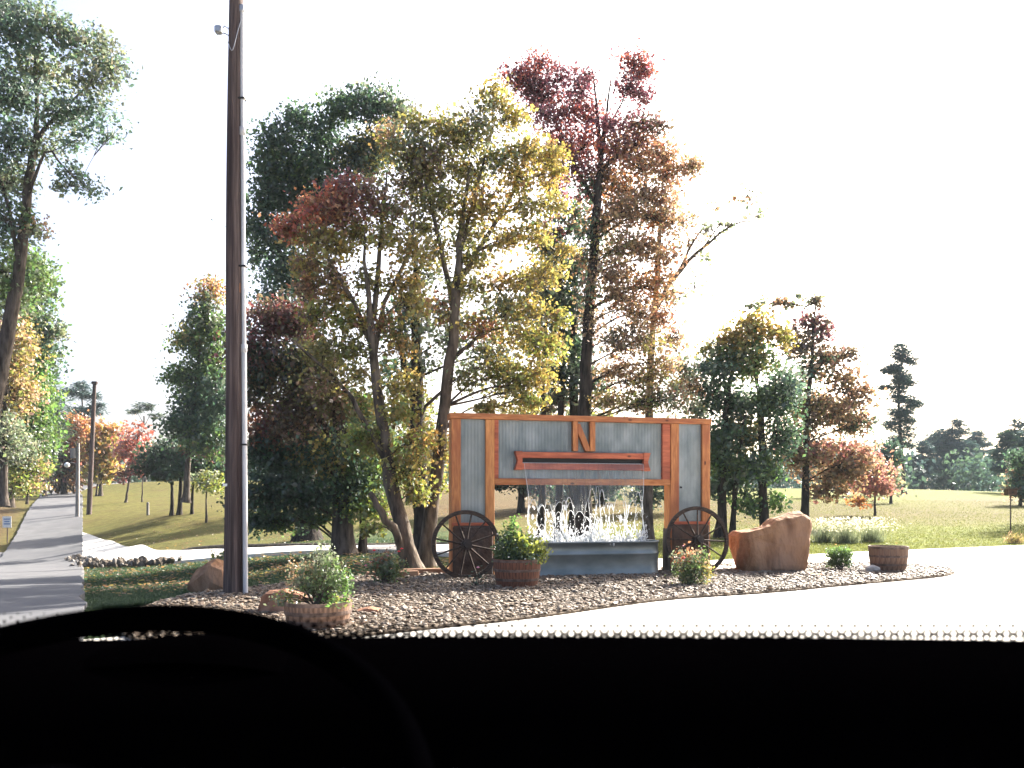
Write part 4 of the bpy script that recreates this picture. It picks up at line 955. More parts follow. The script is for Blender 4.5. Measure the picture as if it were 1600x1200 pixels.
obj('metal_panel', corrugated(0.15, 0.615, 0.95, 2.80, 0.03, amp=0.0014), M['galv'], sign)
obj('metal_panel', corrugated(4.25, 4.735, 0.95, 2.80, 0.03, amp=0.0014), M['galv'], sign)
for k in range(4):                                # four overlapping sheets side by side
    a = 0.835 + k * 0.776
    obj('metal_panel', corrugated(a, a + 0.79, 1.755, 2.80, 0.045 + 0.004 * (k % 2)), M['galv'], sign)
# water slot box
def slot_plank(z0, z1, m):
    return board('slot_plank', 1.21, 3.585, z0, z1, -0.085, 0.03, m)
slot_plank(2.13, 2.235, 'cedar_red'); slot_plank(1.925, 2.035, 'cedar_red')
def end_plank(u0, u1, side):
    zt, zb = 2.245, 1.915
    pts = [(u0 - 0.02 * (side < 0), zt), (u1 + 0.02 * (side > 0), zt), (u1 - 0.03 * (side > 0), (zt + zb) / 2), (u1 + 0.02 * (side > 0), zb), (u0 - 0.02 * (side < 0), zb), (u0 + 0.03 * (side < 0), (zt + zb) / 2)]
    bm = bmesh.new()
    f = [bm.verts.new((x, -0.098, z)) for x, z in pts]; b = [bm.verts.new((x, 0.03, z)) for x, z in pts]
    bm.faces.new(f); bm.faces.new(b[::-1])
    for i in range(6):
        j = (i + 1) % 6
        bm.faces.new((f[i], b[i], b[j], f[j]))
    return obj('slot_end', from_bm('slot_end', bm), M['cedar_red'], sign)
end_plank(1.145, 1.255, -1); end_plank(3.54, 3.65, 1)
board('slot_shade_board', 1.26, 3.535, 2.037, 2.128, -0.01, 0.028, 'black', bev=0.001)  # black board, stands in for the darkness inside the slot
board('spout', 1.26, 3.535, 2.04, 2.048, -0.07, 0.03, 'steel', bev=0.001)
# letter N of three boards
letter = bpy.data.objects.new('letter', None); letter.empty_display_size = 0.1; link(letter, sign)
letter['label'] = 'wooden letter N over the water slot'
def nboard(pts, y0, y1, m):
    bm = bmesh.new()
    f = [bm.verts.new((x, y0, z)) for x, z in pts]; b = [bm.verts.new((x, y1, z)) for x, z in pts]
    bm.faces.new(f); bm.faces.new(b[::-1])
    for i in range(len(pts)):
        j = (i + 1) % len(pts)
        bm.faces.new((f[i], b[i], b[j], f[j]))
    bmesh.ops.bevel(bm, geom=bm.edges[:], offset=0.004, segments=1, affect='EDGES')
    return obj('letter_board', from_bm('letter_board', bm), M[m], letter)
nboard([(2.195, 2.26), (2.29, 2.26), (2.29, 2.795), (2.195, 2.795)], -0.075, 0.02, 'cedar')
nboard([(2.52, 2.26), (2.615, 2.26), (2.615, 2.795), (2.52, 2.795)], -0.075, 0.02, 'cedar')
nboard([(2.294, 2.755), (2.294, 2.58), (2.435, 2.262), (2.516, 2.262), (2.516, 2.33), (2.335, 2.755)], -0.062, 0.02, 'cedar')
# bolt on the right tower
bm = bmesh.new(); bmesh.ops.create_cone(bm, cap_ends=True, segments=8, radius1=0.02, radius2=0.016, depth=0.02)
obj('bolt', from_bm('bolt', bm), M['black'], sign, (4.32, 0.005, 1.62), (math.pi / 2, 0, 0))

# stock tank
def tank():
    t = thing('stock_tank', 'long galvanised stock tank catching the falling water', 'tank', sw(2.49, -0.06, 0.03), SROT)
    L, D, H = 2.6, 0.80, 0.615
    def ring(off):
        r = D / 2 + off
        a = np.linspace(-np.pi / 2, np.pi / 2, 17)
        right = np.stack([L / 2 - D / 2 + r * np.cos(a) * 0.75 + 0.10, r * np.sin(a)], -1)
        left = np.stack([-(L / 2 - D / 2) + r * np.cos(a + np.pi) * 0.75 - 0.10, r * np.sin(a + np.pi)], -1)
        return np.concatenate([right, left])
    prof = [(0.0, 0.0), (0.012, 0.03), (0.0, 0.05), (0.0, 0.36), (0.012, 0.385), (0.016, 0.40), (0.012, 0.415), (0.0, 0.44), (0.0, 0.585), (0.02, 0.595), (0.024, 0.608), (0.012, 0.62), (-0.006, 0.615), (-0.008, 0.50), (-0.008, 0.05)]
    Vv = []; n = 34
    for o_, z in prof:
        r = ring(o_)
        Vv.append(np.concatenate([r, np.full((n, 1), z)], 1))
    Vv = np.concatenate(Vv)
    i = np.arange(len(prof) - 1)[:, None] * n; j = np.arange(n)[None]; j2 = (j + 1) % n
    q = np.stack([i + j, i + j2, i + n + j2, i + n + j], -1).reshape(-1, 4)
    obj('tank_wall', mesh_np('tank_wall', Vv, q, True), M['tank'], t)
    r = ring(-0.01)
    m, nn, l, p = new_mat('tank_water')
    p.inputs['Base Color'].default_value = (0.05, 0.07, 0.075, 1); p.inputs['Roughness'].default_value = 0.12
    nz = nn.new('ShaderNodeTexNoise'); nz.inputs['Scale'].default_value = 9
    b = nn.new('ShaderNodeBump'); b.inputs['Strength'].default_value = 0.8; b.inputs['Distance'].default_value = 0.05
    l.new(nz.outputs['Fac'], b.inputs['Height']); l.new(b.outputs[0], p.inputs['Normal'])
    me = mesh_np('water_surface', np.concatenate([r, np.full((n, 1), 0.56)], 1), np.arange(n)[None])
    obj('water_surface', me, m, t)
tank()

# falling water
def water():
    t = thing('water_curtain', 'sheet of water falling from the slot and breaking into white splashes', 'water', sw(2.4, -0.09, 2.04), SROT)
    m, n, l, p = new_mat('water_sheet'); n.remove(p)
    tr = n.new('ShaderNodeBsdfTransparent'); tr.inputs['Color'].default_value = (0.90, 0.93, 0.95, 1)
    gl = n.new('ShaderNodeBsdfGlossy'); gl.inputs['Roughness'].default_value = 0.15
    tl = n.new('ShaderNodeBsdfTranslucent'); tl.inputs['Color'].default_value = (0.8, 0.84, 0.88, 1)
    tc = n.new('ShaderNodeTexCoord'); mp = n.new('ShaderNodeMapping'); mp.inputs['Scale'].default_value = (22, 1, 2.2)
    nz = n.new('ShaderNodeTexNoise'); nz.inputs['Scale'].default_value = 1.0; nz.inputs['Detail'].default_value = 5
    l.new(tc.outputs['Object'], mp.inputs['Vector']); l.new(mp.outputs[0], nz.inputs['Vector'])
    cr = n.new('ShaderNodeValToRGB'); cr.color_ramp.elements[0].position = 0.5; cr.color_ramp.elements[0].color = (.02, .02, .02, 1); cr.color_ramp.elements[1].position = 0.78; cr.color_ramp.elements[1].color = (.32, .32, .32, 1)
    l.new(nz.outputs['Fac'], cr.inputs[0])
    b = n.new('ShaderNodeBump'); b.inputs['Strength'].default_value = 0.6; b.inputs['Distance'].default_value = 0.02
    l.new(nz.outputs['Fac'], b.inputs['Height']); l.new(b.outputs[0], gl.inputs['Normal'])
    m1 = n.new('ShaderNodeMixShader'); m1.inputs[0].default_value = 0.06
    l.new(tr.outputs[0], m1.inputs[1]); l.new(gl.outputs[0], m1.inputs[2])
    m2 = n.new('ShaderNodeMixShader'); l.new(cr.outputs[0], m2.inputs[0]); l.new(m1.outputs[0], m2.inputs[1]); l.new(tl.outputs[0], m2.inputs[2])
    l.new(m2.outputs[0], n['Material Output'].inputs['Surface'])
    sheet_m = m
    m, n, l, p = new_mat('water_foam'); n.remove(p)
    d = n.new('ShaderNodeBsdfDiffuse'); d.inputs['Color'].default_value = (.82, .86, .9, 1)
    tl = n.new('ShaderNodeBsdfTranslucent'); tl.inputs['Color'].default_value = (.85, .88, .9, 1)
    gl = n.new('ShaderNodeBsdfGlossy'); gl.inputs['Roughness'].default_value = 0.1
    tr = n.new('ShaderNodeBsdfTransparent')
    m1 = n.new('ShaderNodeMixShader'); m1.inputs[0].default_value = 0.6; l.new(d.outputs[0], m1.inputs[1]); l.new(tl.outputs[0], m1.inputs[2])
    m2 = n.new('ShaderNodeMixShader'); m2.inputs[0].default_value = 0.25; l.new(m1.outputs[0], m2.inputs[1]); l.new(gl.outputs[0], m2.inputs[2])
    m3 = n.new('ShaderNodeMixShader'); m3.inputs[0].default_value = 0.25; l.new(m2.outputs[0], m3.inputs[1]); l.new(tr.outputs[0], m3.inputs[2])
    l.new(m3.outputs[0], n['Material Output'].inputs['Surface'])
    foam = m
    # local frame: x along the slot, z down from the lip; the jet leans out a little as it falls
    def yfall(z): return -0.02 - 0.16 * np.sqrt(np.clip(-z, 0, 2) / 1.45)
    half = 1.12
    nx, nz_ = 240, 26
    xs = np.linspace(-half, half, nx)
    cusp = [-half]
    while cusp[-1] < half:
        cusp.append(cusp[-1] + rng.uniform(0.05, 0.20))
    cusp[-1] = half
    cusp = np.array(cusp)
    czs = -0.86 + rng.uniform(-0.28, 0.16, len(cusp)) + 0.12 * np.abs(np.sin(cusp * 2.6 + 0.8))
    ci_ = np.clip(np.searchsorted(cusp, xs) - 1, 0, len(cusp) - 2)
    ss = (xs - cusp[ci_]) / (cusp[ci_ + 1] - cusp[ci_])
    ah = rng.uniform(0.08, 0.34, len(cusp))
    low = czs[ci_] * (1 - ss) + czs[ci_ + 1] * ss + ah[ci_] * np.sin(ss * np.pi) ** 0.6
    low = np.clip(low, -1.3, -0.42)
    Vv = np.zeros((nz_, nx, 3))
    for a in range(nz_):
        f = a / (nz_ - 1)
        z = low * f
        Vv[a, :, 0] = xs * (1 - 0.045 * f)
        Vv[a, :, 1] = yfall(z) + 0.006 * np.sin(xs * 34 + z * 9) * f
        Vv[a, :, 2] = z
    i = np.arange(nz_ - 1)[:, None] * nx + np.arange(nx - 1)[None]
    q = np.stack([i, i + 1, i + 1 + nx, i + nx], -1).reshape(-1, 4)
    obj('water_sheet', mesh_np('water_sheet', Vv.reshape(-1, 3), q, True), sheet_m, t)
    # thick streams down both edges
    for s in (-1, 1):
        z = np.linspace(0, -1.44, 40)
        x = s * (half - 0.055 * (-z / 0.7).clip(0, 1) - 0.02 * np.sin(z * 7 + s) * (-z))
        a = Acc(); a.tube(np.stack([x, yfall(z), z], -1), 0.0025 + 0.012 * (-z / 1.44) ** 1.5 * (1 + .5 * np.sin(z * 40) * np.sin(z * 17)), 6)
        obj('edge_stream', a.mesh('edge_stream'), foam, t)
    # threads of the rim where the sheet tears, and the ropes below it
    a = Acc()
    kx = np.sort(np.concatenate([cusp[1:-1], rng.uniform(-half, half, 14)]))
    for k, x0 in enumerate(kx):
        zi = float(np.interp(x0, xs, low))
        z = np.linspace(zi, -1.46, 26)
        f = (z - zi) / (-1.46 - zi)
        x = x0 * .955 + 0.045 * rng.normal() * np.sin(f * 5 + rng.uniform(0, 6)) * f ** .5 + 0.03 * rng.normal() * f + 0.006 * np.sin(f * 40 + rng.uniform(0, 6)) * f
        r = (0.0025 + 0.017 * f ** 1.6) * rng.uniform(.4, 1.35) * (1 + 0.55 * np.sin(f * rng.uniform(12, 30) + rng.uniform(0, 6)))
        y = yfall(z) + rng.normal(0, 0.03) * f
        a.tube(np.stack([x, y, z], -1), np.clip(r, 0.001, 1), 5)
    for k in range(len(xs) - 1):
        pass
    z = low
    a.tube(np.stack([xs * .955, yfall(z), z], -1), 0.0025 + 0.004 * np.abs(np.sin(xs * 13)) * np.abs(np.sin(xs * 5.1)), 5)
    # loops between neighbouring ropes
    for k in range(len(kx) - 1):
        if kx[k + 1] - kx[k] < 0.16:
            for _ in range(2):
                zt = rng.uniform(-1.3, -0.75)
                s = np.linspace(0, 1, 10)
                x = (kx[k] + (kx[k + 1] - kx[k]) * s) * .955
                zz = zt + 0.10 * np.sin(s * np.pi) + rng.normal(0, .02)
                a.tube(np.stack([x, yfall(zz), zz], -1), np.full(10, rng.uniform(.003, .006)), 4)
    obj('water_ropes', a.mesh('water_ropes'), foam, t)
    # splash: drops and froth thrown up from the tank
    n = 2800
    xx = rng.uniform(-half * 1.0, half * 1.0, n)
    hh = rng.exponential(0.15, n).clip(0, 0.6) * (0.6 + 0.8 * np.abs(np.sin(xx * 5.3 + 1)))
    P = np.stack([xx, yfall(np.full(n, -1.4)) + rng.normal(0, 0.07, n), -1.47 + hh], -1)
    S = rng.lognormal(np.log(0.0058), .55, n) * (1.35 - hh)
    sc = np.stack([S, S, S * rng.uniform(1, 3.0, n)], -1)
    Vd = (IV[None] * sc[:, None] + P[:, None]).reshape(-1, 3)
    Fd = (IF[None] + (np.arange(n) * len(IV))[:, None, None]).reshape(-1, 3)
    so = obj('splash', mesh_np('splash', Vd, Fd, True), foam, t)
    so['kind'] = 'stuff'
water()

# wagon wheels
spoke_me = None
def wagon_wheel(label, px, Y, R, rz, lean, roll, nsp=12):
    global spoke_me
    x = (px - 800) / FPX * Y
    t = thing('wagon_wheel', label, 'wheel', (x, Y, 0.045), rz, 'old wagon wheels leaning on the sign')
    t.rotation_euler = (lean, 0, rz)
    def torus(rr, w, th, name, m, seg=56):
        a = np.linspace(0, 2 * np.pi, seg, endpoint=False)
        prof = [(-th / 2, -w / 2), (th / 2, -w / 2), (th / 2, w / 2), (-th / 2, w / 2)]
        Vv = np.concatenate([np.stack([(rr + dr) * np.cos(a), np.full(seg, dy), R + (rr + dr) * np.sin(a)], -1) for dr, dy in prof])
        q = []
        for k in range(4):
            k2 = (k + 1) % 4
            i = np.arange(seg); j = (i + 1) % seg
            q.append(np.stack([k * seg + i, k * seg + j, k2 * seg + j, k2 * seg + i], -1))
        return obj(name, mesh_np(name, Vv, np.concatenate(q)), M[m], t)
    torus(R - 0.006, 0.045, 0.011, 'tyre', 'iron')
    torus(R - 0.040, 0.052, 0.055, 'felloe', 'oldwood')
    bm = bmesh.new()
    for (r1, r2, d, y) in ((0.085, 0.095, 0.16, 0), (0.055, 0.062, 0.28, -0.02)):
        g = bmesh.ops.create_cone(bm, cap_ends=True, segments=16, radius1=r1, radius2=r2, depth=d)
        bmesh.ops.rotate(bm, verts=g['verts'], matrix=Matrix.Rotation(math.pi / 2, 3, 'X'))
        bmesh.ops.translate(bm, verts=g['verts'], vec=(0, y, R))
    obj('hub', from_bm('hub', bm), M['iron'], t)
    L = R - 0.07 - 0.08
    a = Acc(); a.tube(np.array([(0, 0, 0.08), (0, 0, 0.08 + L * .3), (0, 0, 0.08 + L)]), np.array([.021, .016, .014]), 7)
    sm = a.mesh('spoke')
    for k in range(nsp):
        ang = roll + k * 2 * math.pi / nsp
        obj('spoke', sm, M['oldwood'], t, (0, 0, R), (0, ang, 0))
wagon_wheel('dark wagon wheel leaning on the tower next to the maples', 729, 13.98, 0.585, SROT, -0.10, 0.2)
wagon_wheel('dark wagon wheel leaning on the tower next to the large boulder', 1092, 15.02, 0.615, SROT, -0.10, 0.05)

# log stump support beside the tank
a = Acc(); a.tube(np.array([sw(4.03, 0.02, 0.0), sw(4.03, 0.02, 0.45), sw(4.035, 0.02, 0.86)]), np.array([.075, .068, .066]), 10)
so = obj('log_post', a.mesh('log_post'), M['bark_grey']); tag(so, 'short grey log post upright between tank and wheel', 'post')

# ------------------------------------------------------------------ boulders and stones
def rock(name, label, sil, Y, depth, mat, seed=1, rough=0.035, power=0.42, cat='boulder', group=None, fy=None):
    """a rock whose outline seen from the drive is sil (px), with its own depth"""
    P = np.array([W(a, b, Y) for a, b in sil])
    zb = max(0.05, P[:, 2].min()) if Y < 18 else P[:, 2].min()
    cx, cz_ = P[:, 0].mean(), (P[:, 2].min() + P[:, 2].max()) / 2
    ang = np.arctan2(P[:, 2] - cz_, P[:, 0] - cx); rad = np.hypot(P[:, 2] - cz_, P[:, 0] - cx)
    o_ = np.argsort(ang); ang = ang[o_]; P2 = P[o_]
    nt, npf = 96, 37
    th = np.linspace(-np.pi, np.pi, nt, endpoint=False)
    ph = np.linspace(-np.pi / 2, np.pi / 2, npf)
    # ray / outline intersection
    Rr = np.zeros(nt)
    for k, t_ in enumerate(th):
        d = np.array([np.cos(t_), np.sin(t_)])
        best = 0
        for i in range(len(P)):
            a = P[i][[0, 2]] - (cx, cz_); b = P[(i + 1) % len(P)][[0, 2]] - (cx, cz_)
            M_ = np.array([d, a - b]).T
            if abs(np.linalg.det(M_)) < 1e-9: continue
            s, u = np.linalg.solve(M_, a)
            if s > 0 and -1e-6 <= u <= 1 + 1e-6: best = max(best, s)
        Rr[k] = best
    Rr = np.where(Rr < 1e-3, rad.mean(), Rr)
    Vv = []
    for p in ph:
        c = abs(math.cos(p)) ** power; s = math.copysign(abs(math.sin(p)) ** 0.8, math.sin(p))
        for k, t_ in enumerate(th):
            r = Rr[k] * c
            v = Vector((cx + r * math.cos(t_), Y + depth * 0.5 + depth * 0.5 * s, cz_ + r * math.sin(t_)))
            q = v * 2.3 + Vector((seed * 3.1, 0, seed))
            dn = rough * (mnoise.fractal(q, 1.0, 2.0, 4) + 0.7 * mnoise.noise(q * 0.7))
            cell = rough * 1.5 * (mnoise.voronoi(q * 0.75)[0][0] - 0.45)
            v += Vector((math.cos(t_) * c, s, math.sin(t_) * c)) * (dn + cell)
            v.z = max(v.z, 0.0 if Y < 18 else -9)
            Vv.append(v)
    Vv = np.array([tuple(v) for v in Vv])
    cen = np.array([cx, Y + depth * .5, cz_])
    rs = np.random.default_rng(seed * 17 + 3)
    for k in range(26):
        nrm = rs.standard_normal(3) * np.array([0.55, 1.5, 0.45]); nrm /= np.linalg.norm(nrm)
        pr = (Vv - cen) @ nrm
        lim = pr.max() * rs.uniform(0.87, 0.975)
        ex = np.clip(pr - lim, 0, None)
        Vv -= ex[:, None] * nrm * 0.93
    i = np.arange(npf - 1)[:, None] * nt; j = np.arange(nt)[None]; j2 = (j + 1) % nt
    q = np.stack([i + j, i + j2, i + nt + j2, i + nt + j], -1).reshape(-1, 4)
    base = np.array([cx, Y + depth * .5, 0.0])
    o = obj(name, mesh_np(name, Vv - base, q, False), M[mat], None, tuple(base))
    return tag(o, label, cat, group)
bg_ = 'sandstone boulders on the gravel island'
rock('boulder', 'largest red sandstone boulder with a notched sloping top beside the wagon wheel', [(1157, 900), (1152, 862), (1151, 838), (1158, 832), (1190, 828), (1208, 822), (1216, 812), (1235, 806), (1262, 800), (1273, 806), (1276, 828), (1271, 860), (1268, 900), (1210, 902)], 15.3, 0.85, 'boulder', 1, 0.05, power=0.16, group=bg_)
rock('boulder', 'pointed orange boulder half hidden behind the tall utility pole', [(280, 940), (284, 915), (300, 892), (318, 877), (330, 874), (345, 885), (352, 905), (358, 940)], 12.3, 0.6, 'boulder', 4, 0.03, 0.6, group=bg_)
rock('boulder', 'low brown boulder between the utility pole and the flower barrel', [(392, 965), (400, 935), (412, 925), (440, 922), (470, 930), (475, 965)], 9.6, 0.45, 'boulder2', 6, 0.03, 0.45, group=bg_)
rock('flat_stone', 'flat brown stone lying beside the flower barrel near the dashboard', [(548, 968), (552, 955), (575, 949), (592, 953), (590, 966)], 9.6, 0.22, 'boulder2', 8, 0.012, 0.5, cat='stone', group='loose stones in the gravel')
rock('loose_stone', 'pale rounded stone at the foot of the empty half barrel', [(1357, 893), (1358, 887), (1368, 883), (1377, 887), (1378, 893)], 15.2, 0.2, 'stone_pale', 9, 0.012, 0.5, cat='stone', group='loose stones in the gravel')
rock('loose_stone', 'small brown stone on the gravel edge in front of the rose bush', [(1032, 940), (1034, 930), (1045, 926), (1056, 930), (1057, 940)], 11.6, 0.2, 'boulder2', 11, 0.012, 0.5, cat='stone', group='loose stones in the gravel')
rock('loose_stone', 'small white stone in front of the large boulder', [(1221, 902), (1224, 897), (1231, 898), (1235, 902)], 14.3, 0.12, 'stone_pale', 12, 0.008, 0.5, cat='stone', group='loose stones in the gravel')
rock('loose_stone', 'flat tan stone on the gravel before the round shrub', [(1262, 902), (1268, 897), (1288, 897), (1294, 902)], 14.4, 0.2, 'boulder2', 13, 0.008, 0.5, cat='stone', group='loose stones in the gravel')
# landscape timbers
for k, (p, q, lab) in enumerate((((-1.95, 14.75), (-1.12, 15.0), 'upper weathered timber edging the gravel behind the wheel'), ((-2.6, 14.1), (-1.5, 14.45), 'lower weathered timber edging the gravel left of the wheel'))):
    me = box_me('timber', -0.45, 0.45, -0.06, 0.06, 0, 0.11, 0.015)
    o = obj('landscape_timber', me, M['timber'], None, ((p[0] + q[0]) / 2, (p[1] + q[1]) / 2, 0.05), (0, 0, math.atan2(q[1] - p[1], q[0] - p[0])))
    tag(o, lab, 'timber', 'landscape timbers')
# rocks along the culvert bank
bank = thing('stone_bank', 'bank of tumbled grey stones below the concrete lane', 'stone bank', (-15, 33, tz(-15, 33)))
stone_mes = []
for k in range(6):
    v = IV * (1 + 0.28 * rng.standard_normal((len(IV), 1))) * np.array([1.25, .9, .75])
    me = mesh_np('stone', v, IF); me.materials.append(M['stone_grey'] if k < 2 else M['kerb']); stone_mes.append(me)
L = catmull(np.array([(a, b, 0) for a, b in lane]), 400)[:, :2]
T = np.gradient(L, axis=0); T /= np.linalg.norm(T, axis=1)[:, None]
NL = np.stack([-T[:, 1], T[:, 0]], -1)
NL = np.where((NL[:, 1:] > 0), -NL, NL)
sel = np.where((L[:, 0] < -9.3) & (L[:, 0] > -18.9))[0]
for k in range(210):
    c = sel[rng.integers(len(sel))]
    p = L[c] + NL[c] * (1.45 + abs(rng.normal(0, .32)))
    o = bpy.data.objects.new('stone', stone_mes[rng.integers(6)])
    s = rng.uniform(0.06, 0.14)
    o.location = Vector((p[0], p[1], tz(*p) + s * 0.3 + rng.uniform(0, .16))) - bank.location
    o.scale = (s, s, s); o.rotation_euler = tuple(rng.uniform(0, 6, 3))
    link(o, bank)

# ------------------------------------------------------------------ half barrels
def half_barrel(label, px, Y, Rt, H, mat, group='half barrel planters', soil=True):
    x = (px - 800) / FPX * Y
    t = thing('half_barrel', label, 'planter', (x, Y, 0.04), rng.uniform(0, 1), group)
    Rb = Rt * 0.81
    n = 22
    def rad(f): return Rb + (Rt - Rb) * (f ** 0.8) + 0.01 * math.sin(f * math.pi)
    w = 2 * math.pi / n
    fs = np.linspace(0, 1, 5)
    Vv = []
    for f in fs:
        r = rad(f)
        for rr, aa in ((r, -w / 2 * .965), (r * 1.004, 0), (r, w / 2 * .965), (r - 0.024, w / 2 * .965), (r - 0.024, -w / 2 * .965)):
            Vv.append((rr * math.cos(aa), rr * math.sin(aa), f * H))
    q = []
    for a in range(4):
        for b in range(5):
            b2 = (b + 1) % 5
            q.append((a * 5 + b, a * 5 + b2, a * 5 + 5 + b2, a * 5 + 5 + b))
    me = mesh_np('stave', np.array(Vv), [np.array(q), np.array([[4, 3, 2, 1, 0], [20, 21, 22, 23, 24]])])
    for k in range(n):
        obj('stave', me, M[mat], t, (0, 0, 0), (0, 0, k * w))
    for f, hw in ((0.30, 0.02), (0.62, 0.02), (0.94, 0.018)):
        seg = 40
        a = np.linspace(0, 2 * np.pi, seg, endpoint=False)
        rows = []
        for df, dr in ((-hw, 0.002), (-hw, 0.006), (hw, 0.006), (hw, 0.002)):
            r = rad(min(1, max(0, f + df / H))) * 1.004 + dr
            rows.append(np.stack([r * np.cos(a), r * np.sin(a), np.full(seg, f * H + df)], -1))
        i = np.arange(3)[:, None] * seg; j = np.arange(seg)[None]; j2 = (j + 1) % seg
        qq = np.stack([i + j, i + j2, i + seg + j2, i + seg + j], -1).reshape(-1, 4)
        obj('hoop', mesh_np('hoop', np.concatenate(rows), qq, False), M['hoop'], t)
    a = np.linspace(0, 2 * np.pi, 24, endpoint=False)
    r = rad(0.85) - 0.025
    obj('soil', mesh_np('soil', np.stack([r * np.cos(a), r * np.sin(a), np.full(24, H * 0.86)], -1), np.arange(24)[None]), M['soil'], t)
    return t, (x, Y, 0.04 + H * 0.86)
b1, s1 = half_barrel('empty weathered half barrel standing near the tip of the island', 1388, 15.6, 0.35, 0.485, 'stave')
b2, s2 = half_barrel('reddish half barrel with yellow green plants in front of the tank', 808, 12.75, 0.365, 0.44, 'stave_red')
b3, s3 = half_barrel('half barrel with tall flowering plants beside the pole and dashboard', 497, 8.6, 0.345, 0.285, 'stave')

# ------------------------------------------------------------------ shrubs and flowers
def shrub(name, label, root, lobes, leaf, n, stems=14, group=None, cat='shrub', flowers=(), wr=0.6, mat='leaf', droop=0.1, per=10, cl=0.06, stem_c='green', outward=False):
    """lobes: (dx,dy,dz,rx,ry,rz,colour[,colour2]) in metres from the root"""
    root = np.array(root, float)
    t = thing(name, label, cat, tuple(root), 0, group)
    sa = Acc()
    LV, LF, LC = [], [], []
    nv = 0
    vol = np.array([lb[3] * lb[5] for lb in lobes]); vol = vol / vol.sum()
    for lb, f in zip(lobes, vol):
        c0 = np.array(lb[:3]); rad = np.array(lb[3:6])
        m = max(12, int(n * f)); nc = max(3, m // per)
        cc = c0 + unit(nc) * (rng.uniform(0, 1, nc) ** 0.45)[:, None] * rad
        cc[:, 2] = np.maximum(cc[:, 2], 0.02)
        for q in cc[:max(3, int(stems * f) + 2)]:
            s0 = np.array([rng.normal(0, .03), rng.normal(0, .03), -0.02])
            md = (s0 + q) / 2 + np.array([rng.normal(0, .02), rng.normal(0, .02), 0.04])
            sa.tube(catmull(np.array([s0, md, q]), 6), np.linspace(.007, .003, 6), 4)
        ci = rng.integers(0, nc, m)
        g = rng.standard_normal((m, 3)) * cl
        P = cc[ci] + g; P[:, 2] = np.maximum(P[:, 2], 0.01)
        cols = np.repeat(np.array(C[lb[6]])[None], m, 0)
        if len(lb) > 7:
            w = (rng.uniform(0, 1, nc) < .45)[ci]; cols[w] = C[lb[7]]
        cols = cols * np.exp(rng.normal(0, .22, (m, 1)))
        ow = None
        if outward:
            ow = P - c0; ow /= np.linalg.norm(ow, axis=1)[:, None] + 1e-9
        vv, ff, c_ = leaves(P, leaf, wr, np.clip(cols, .004, .8), ow, droop)
        LV.append(vv); LF.append(ff + nv); LC.append(c_); nv += len(vv)
    obj('stems', sa.mesh('stems'), M['bark'], t)
    obj('foliage', mesh_np('foliage', np.concatenate(LV), np.concatenate(LF), False, np.concatenate(LC)), M[mat], t)
    for dx, dy, dz, r, m in flowers:
        bm = bmesh.new()
        for k in range(9):
            a = k * 2.4; f = k / 9
            rr = r * (0.45 + 0.6 * f)
            c = Vector((math.cos(a) * rr * .6, math.sin(a) * rr * .6, -rr * .15))
            vs_ = [bm.verts.new(c + Vector(v) * r * .75) for v in ((-.5, -.4, 0), (.5, -.4, .1), (.6, .4, .35), (-.4, .5, .3))]
            bm.faces.new(vs_)
        bmesh.ops.create_icosphere(bm, subdivisions=1, radius=r * .55)
        obj('flower', from_bm('flower', bm), M[m], t, (dx, dy, dz))
    return t
fl = 'flowering plants on the island'
shrub('potted_plant', 'yellow green plant with small white flowers growing in the reddish barrel', s2,
      [(0.22, 0, .20, .22, .2, .16, 'lime', 'ygreen'), (.05, 0, .28, .2, .2, .2, 'lime', 'green'), (-.1, 0, .2, .2, .2, .2, 'green', 'dkgreen'), (.1, -.05, .08, .3, .25, .08, 'dkgreen', 'green'), (-.06, 0, .48, .04, .05, .2, 'bright'), (-.15, .0, .42, .05, .05, .16, 'bright', 'green'), (.34, 0, .14, .1, .1, .1, 'lime'), (-.24, 0, .16, .1, .1, .12, 'green')],
      0.055, 3600, 30, fl, 'plant', [(-.13, -.22, .1, .022, 'petal_white'), (-.1, -.24, .03, .026, 'petal_white'), (.12, -.25, .07, .02, 'petal_white'), (-.18, -.1, .42, .022, 'petal_white'), (.0, -.2, .24, .02, 'petal_white'), (-.3, -.05, .44, .02, 'petal_white')])
shrub('potted_plant', 'tall wispy plant with trailing foliage in the barrel by the pole', s3,
      [(0, 0, .24, .22, .2, .20, 'green', 'sage'), (-.15, 0, .30, .18, .15, .18, 'sage', 'tan'), (.12, 0, .32, .14, .14, .22, 'green', 'sage'), (.22, 0, .2, .12, .12, .14, 'green'), (.03, 0, .50, .10, .1, .14, 'sage'), (-.28, -.1, .05, .13, .12, .10, 'sage', 'ygreen'), (.2, -.2, .03, .18, .1, .06, 'ygreen', 'bright'), (.29, 0, .22, .04, .06, .2, 'bright')],
      0.036, 3000, 46, fl, 'plant', [(.28, -.05, .33, .016, 'petal_white'), (.29, -.05, .40, .015, 'petal_white'), (.27, -.05, .27, .015, 'petal_white'), (-.02, -.28, .0, .025, 'petal_pink')], cl=0.04)
def gxy(px, py):                                     # where the row and column meet level gravel
    Y = FPX * (CZ - 0.055) / (py - HOR)
    return ((px - 800) / FPX * Y, Y, 0.05)
